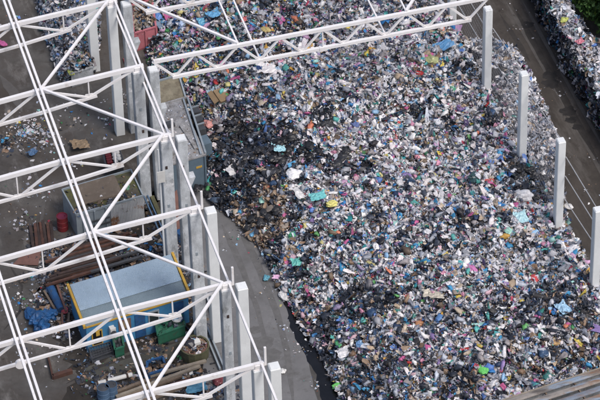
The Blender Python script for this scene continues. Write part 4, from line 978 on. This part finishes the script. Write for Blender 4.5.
# black bags of the dark patch, white bags
rr = random.Random(5); n = 0; used = []
while n < 60:
    px, py, r, k = rr.choice([z for z in ZONES if z[3] == 'black' and z[0] < 345 and z[1] < 230]); a = rr.uniform(0, 6.28); q_ = r*math.sqrt(rr.random())
    x, y = px+q_*math.cos(a), py+q_*math.sin(a)*.8
    if any(math.hypot(x-u, y-v) < 6 for u, v in used) or any(z[3] == 'brown' and math.hypot(x-z[0], y-z[1]) < z[2] for z in ZONES): continue
    used.append((x, y)); g = rr.uniform(.012, .03)
    item(G_, x, y, rr.uniform(6, 14), rr.uniform(5, 9), (g, g*1.05, g*1.3), 'black refuse bag in the dark patch beside the compactor', 'bag', 'black bags in the dark patch'); n += 1
n = 0
while n < 22:
    px, py, r, k = rr.choice([z for z in ZONES if z[3] == 'black' and z[0] > 500 and z[1] < 250]); a = rr.uniform(0, 6.28); q_ = r*math.sqrt(rr.random())
    x, y = px+q_*math.cos(a), py+q_*math.sin(a)*.8
    if any(math.hypot(x-u, y-v) < 6 for u, v in used): continue
    used.append((x, y)); g = rr.uniform(.012, .03)
    item(G_, x, y, rr.uniform(8, 13), rr.uniform(5, 8), (g, g*1.05, g*1.3), 'black refuse bag piled between the last two right columns', 'bag', 'black bags by the right columns'); n += 1

# ------------------------------------------------------------------ ribbed roof in the bottom right corner
zr = 6.0
a = U(503,401,zr); b = U(640,356,zr); ex = (b-a).normalized(); ey = Vector((ex.y, -ex.x, 0)); L = (b-a).length
wh = empty('warehouse', up(a+ex*L/2+ey*4, 0), 'building with a rusty ribbed roof in the lower right corner', 'building')
FIB2 = overlay(overlay(mat('blue_grey_board', (.20,.24,.30), .85, .3, 1.3, bump=.3), (.13,.12,.11), 1.0, .5, .66, stretch=(.35,1.6,1)), (.20,.11,.06), .9, .58, .7, stretch=(.35,1.6,1))
FIB3 = overlay(overlay(mat('rusty_board', (.26,.19,.13), .85, .4, 1.3, bump=.3), (.20,.09,.04), .8, .48, .62, stretch=(.35,1.6,1)), (.30,.28,.26), 1.4, .56, .7, stretch=(.35,1.6,1))
pitch_ = .50; nr = 19
for k in range(nr):
    d_ = k*pitch_; zz = Vector((0,0,-.03*d_+random.uniform(-.02,.02))); e0, e1 = random.uniform(-.12,.05), random.uniform(-.1,.1)
    p0, p1 = a+ey*d_+ex*e0+zz, a+ey*(d_+random.uniform(-.03,.03))+ex*(L+e1)+zz; m = MB()
    prof = [(0,-.05),(0,.0),(.07,.05),(.25,.05),(.33,.0),(.33,-.05)]; n = len(prof)
    vs = [p0+ey*x+Vector((0,0,z)) for x, z in prof]+[p1+ey*x+Vector((0,0,z)) for x, z in prof]
    m.add(vs, [(i, (i+1) % n, n+(i+1) % n, n+i) for i in range(n)]+[tuple(range(n)), tuple(range(n, 2*n))]); m.build('roof_board', (FIBRE, FIBRE, FIB2, FIBRE, FIB3, FIB2, FIB3)[k % 7], wh)
off = [(nr*pitch_, 0)]
for k in range(5):
    m = MB(); t = .08+.21*k; m.beam(a+ex*L*t+Vector((0,0,-.13)), a+ex*L*t+ey*off[-1][0]+Vector((0,0,-.13-.03*off[-1][0])), .08, .12); m.build('rafter', WOOD, wh)
m = MB(); e = ey*off[-1][0]
m.hexa([up(a+ey*.15+ex*.15, 0), up(b+ey*.15-ex*.15, 0), up(b+e-ex*.15, 0), up(a+e+ex*.15, 0)], [up(a+ey*.15+ex*.15, zr-2.2), up(b+ey*.15-ex*.15, zr-2.2), up(b+e-ex*.15, zr-2.4), up(a+e+ex*.15, zr-2.4)]); m.build('wall', DARKFILL, wh)  # dark block under the boards: the interior's shade put into its colour
m = MB(); m.hexa([up(a+ey*.05+ex*.1, 0), up(b+ey*.05-ex*.1, 0), up(b+ey*.13-ex*.1, 0), up(a+ey*.13+ex*.1, 0)], [up(a+ey*.05+ex*.1, zr-.2), up(b+ey*.05-ex*.1, zr-.2), up(b+ey*.13-ex*.1, zr-.2), up(a+ey*.13+ex*.1, zr-.2)]); m.build('wall', CONC, wh)
m = MB(); m.beam(a-ey*.04+Vector((0,0,-.02)), b-ey*.04+Vector((0,0,-.02)), .1, .1); m.build('edge_board', WOODL, wh)

# ------------------------------------------------------------------ trees beyond the rubbish wall
def tree(x, y, h, r, label, seed):
    o = empty('tree', (x, y, 0), label, 'tree', 'trees beyond the rubbish wall'); rg = np.random.default_rng(seed)
    m = MB(); c = Vector((x, y, 0)); m.tube(c, c+Vector((.1,.05,h*.55)), .16, 8, .09)
    for k in range(6):
        a = k*1.05+rg.uniform(0, .5); s = c+Vector((.05,.03,h*(.35+.05*k))); m.tube(s, s+Vector((math.cos(a)*r*.6, math.sin(a)*r*.6, h*.25)), .06, 6, .02)
    m.build('trunk', BARK, o)
    nc = 34; a = rg.uniform(0, 6.283, nc); q_ = r*np.sqrt(rg.random(nc)); cz = h*.62+rg.uniform(-.28, .34, nc)*h*np.sqrt(np.clip(1.15-(q_/r)**2, 0, 1))
    cl = np.stack([q_*np.cos(a), q_*np.sin(a), cz], 1); tone = rg.uniform(.55, 1.35, nc)
    nl = 5200; w_ = rg.integers(nc, size=nl); P_ = cl[w_]+rg.normal(0, .26, (nl, 3))*r*.55
    s = rg.uniform(.05, .13, nl); C = np.array([[.05,.11,.03]])*tone[w_][:, None]*rg.uniform(.7, 1.3, (nl, 1)); C[rg.random(nl) < .06] *= np.array([2.0, 1.5, .8])
    pieces('crown', [(TS, P_, np.stack([s*1.3, s*.8, s*.5], 1), C, 1.2)], LEAF, kind=None, parent=o)
for i, (px, py, h, r, lab) in enumerate([(588,-6,4.2,2.0,'dark green tree nearest the top edge beside the rubbish wall'), (606,22,4.0,2.0,'dark green tree in the middle of the row beside the rubbish wall'), (575,-34,4.0,1.9,'dark green tree mostly above the top edge behind the rubbish wall'),
                                      (624,2,5.0,2.2,'taller dark tree behind the others at the top right corner'), (612,-28,5.0,2.3,'tall dark tree at the back of the top right corner'), (622,48,3.6,1.8,'low dark tree nearest the right edge beside the rubbish wall')]):
    p = U(px, py); tree(max(p.x, WX+1.2+r*.34), p.y, h, r, lab, 30+i)
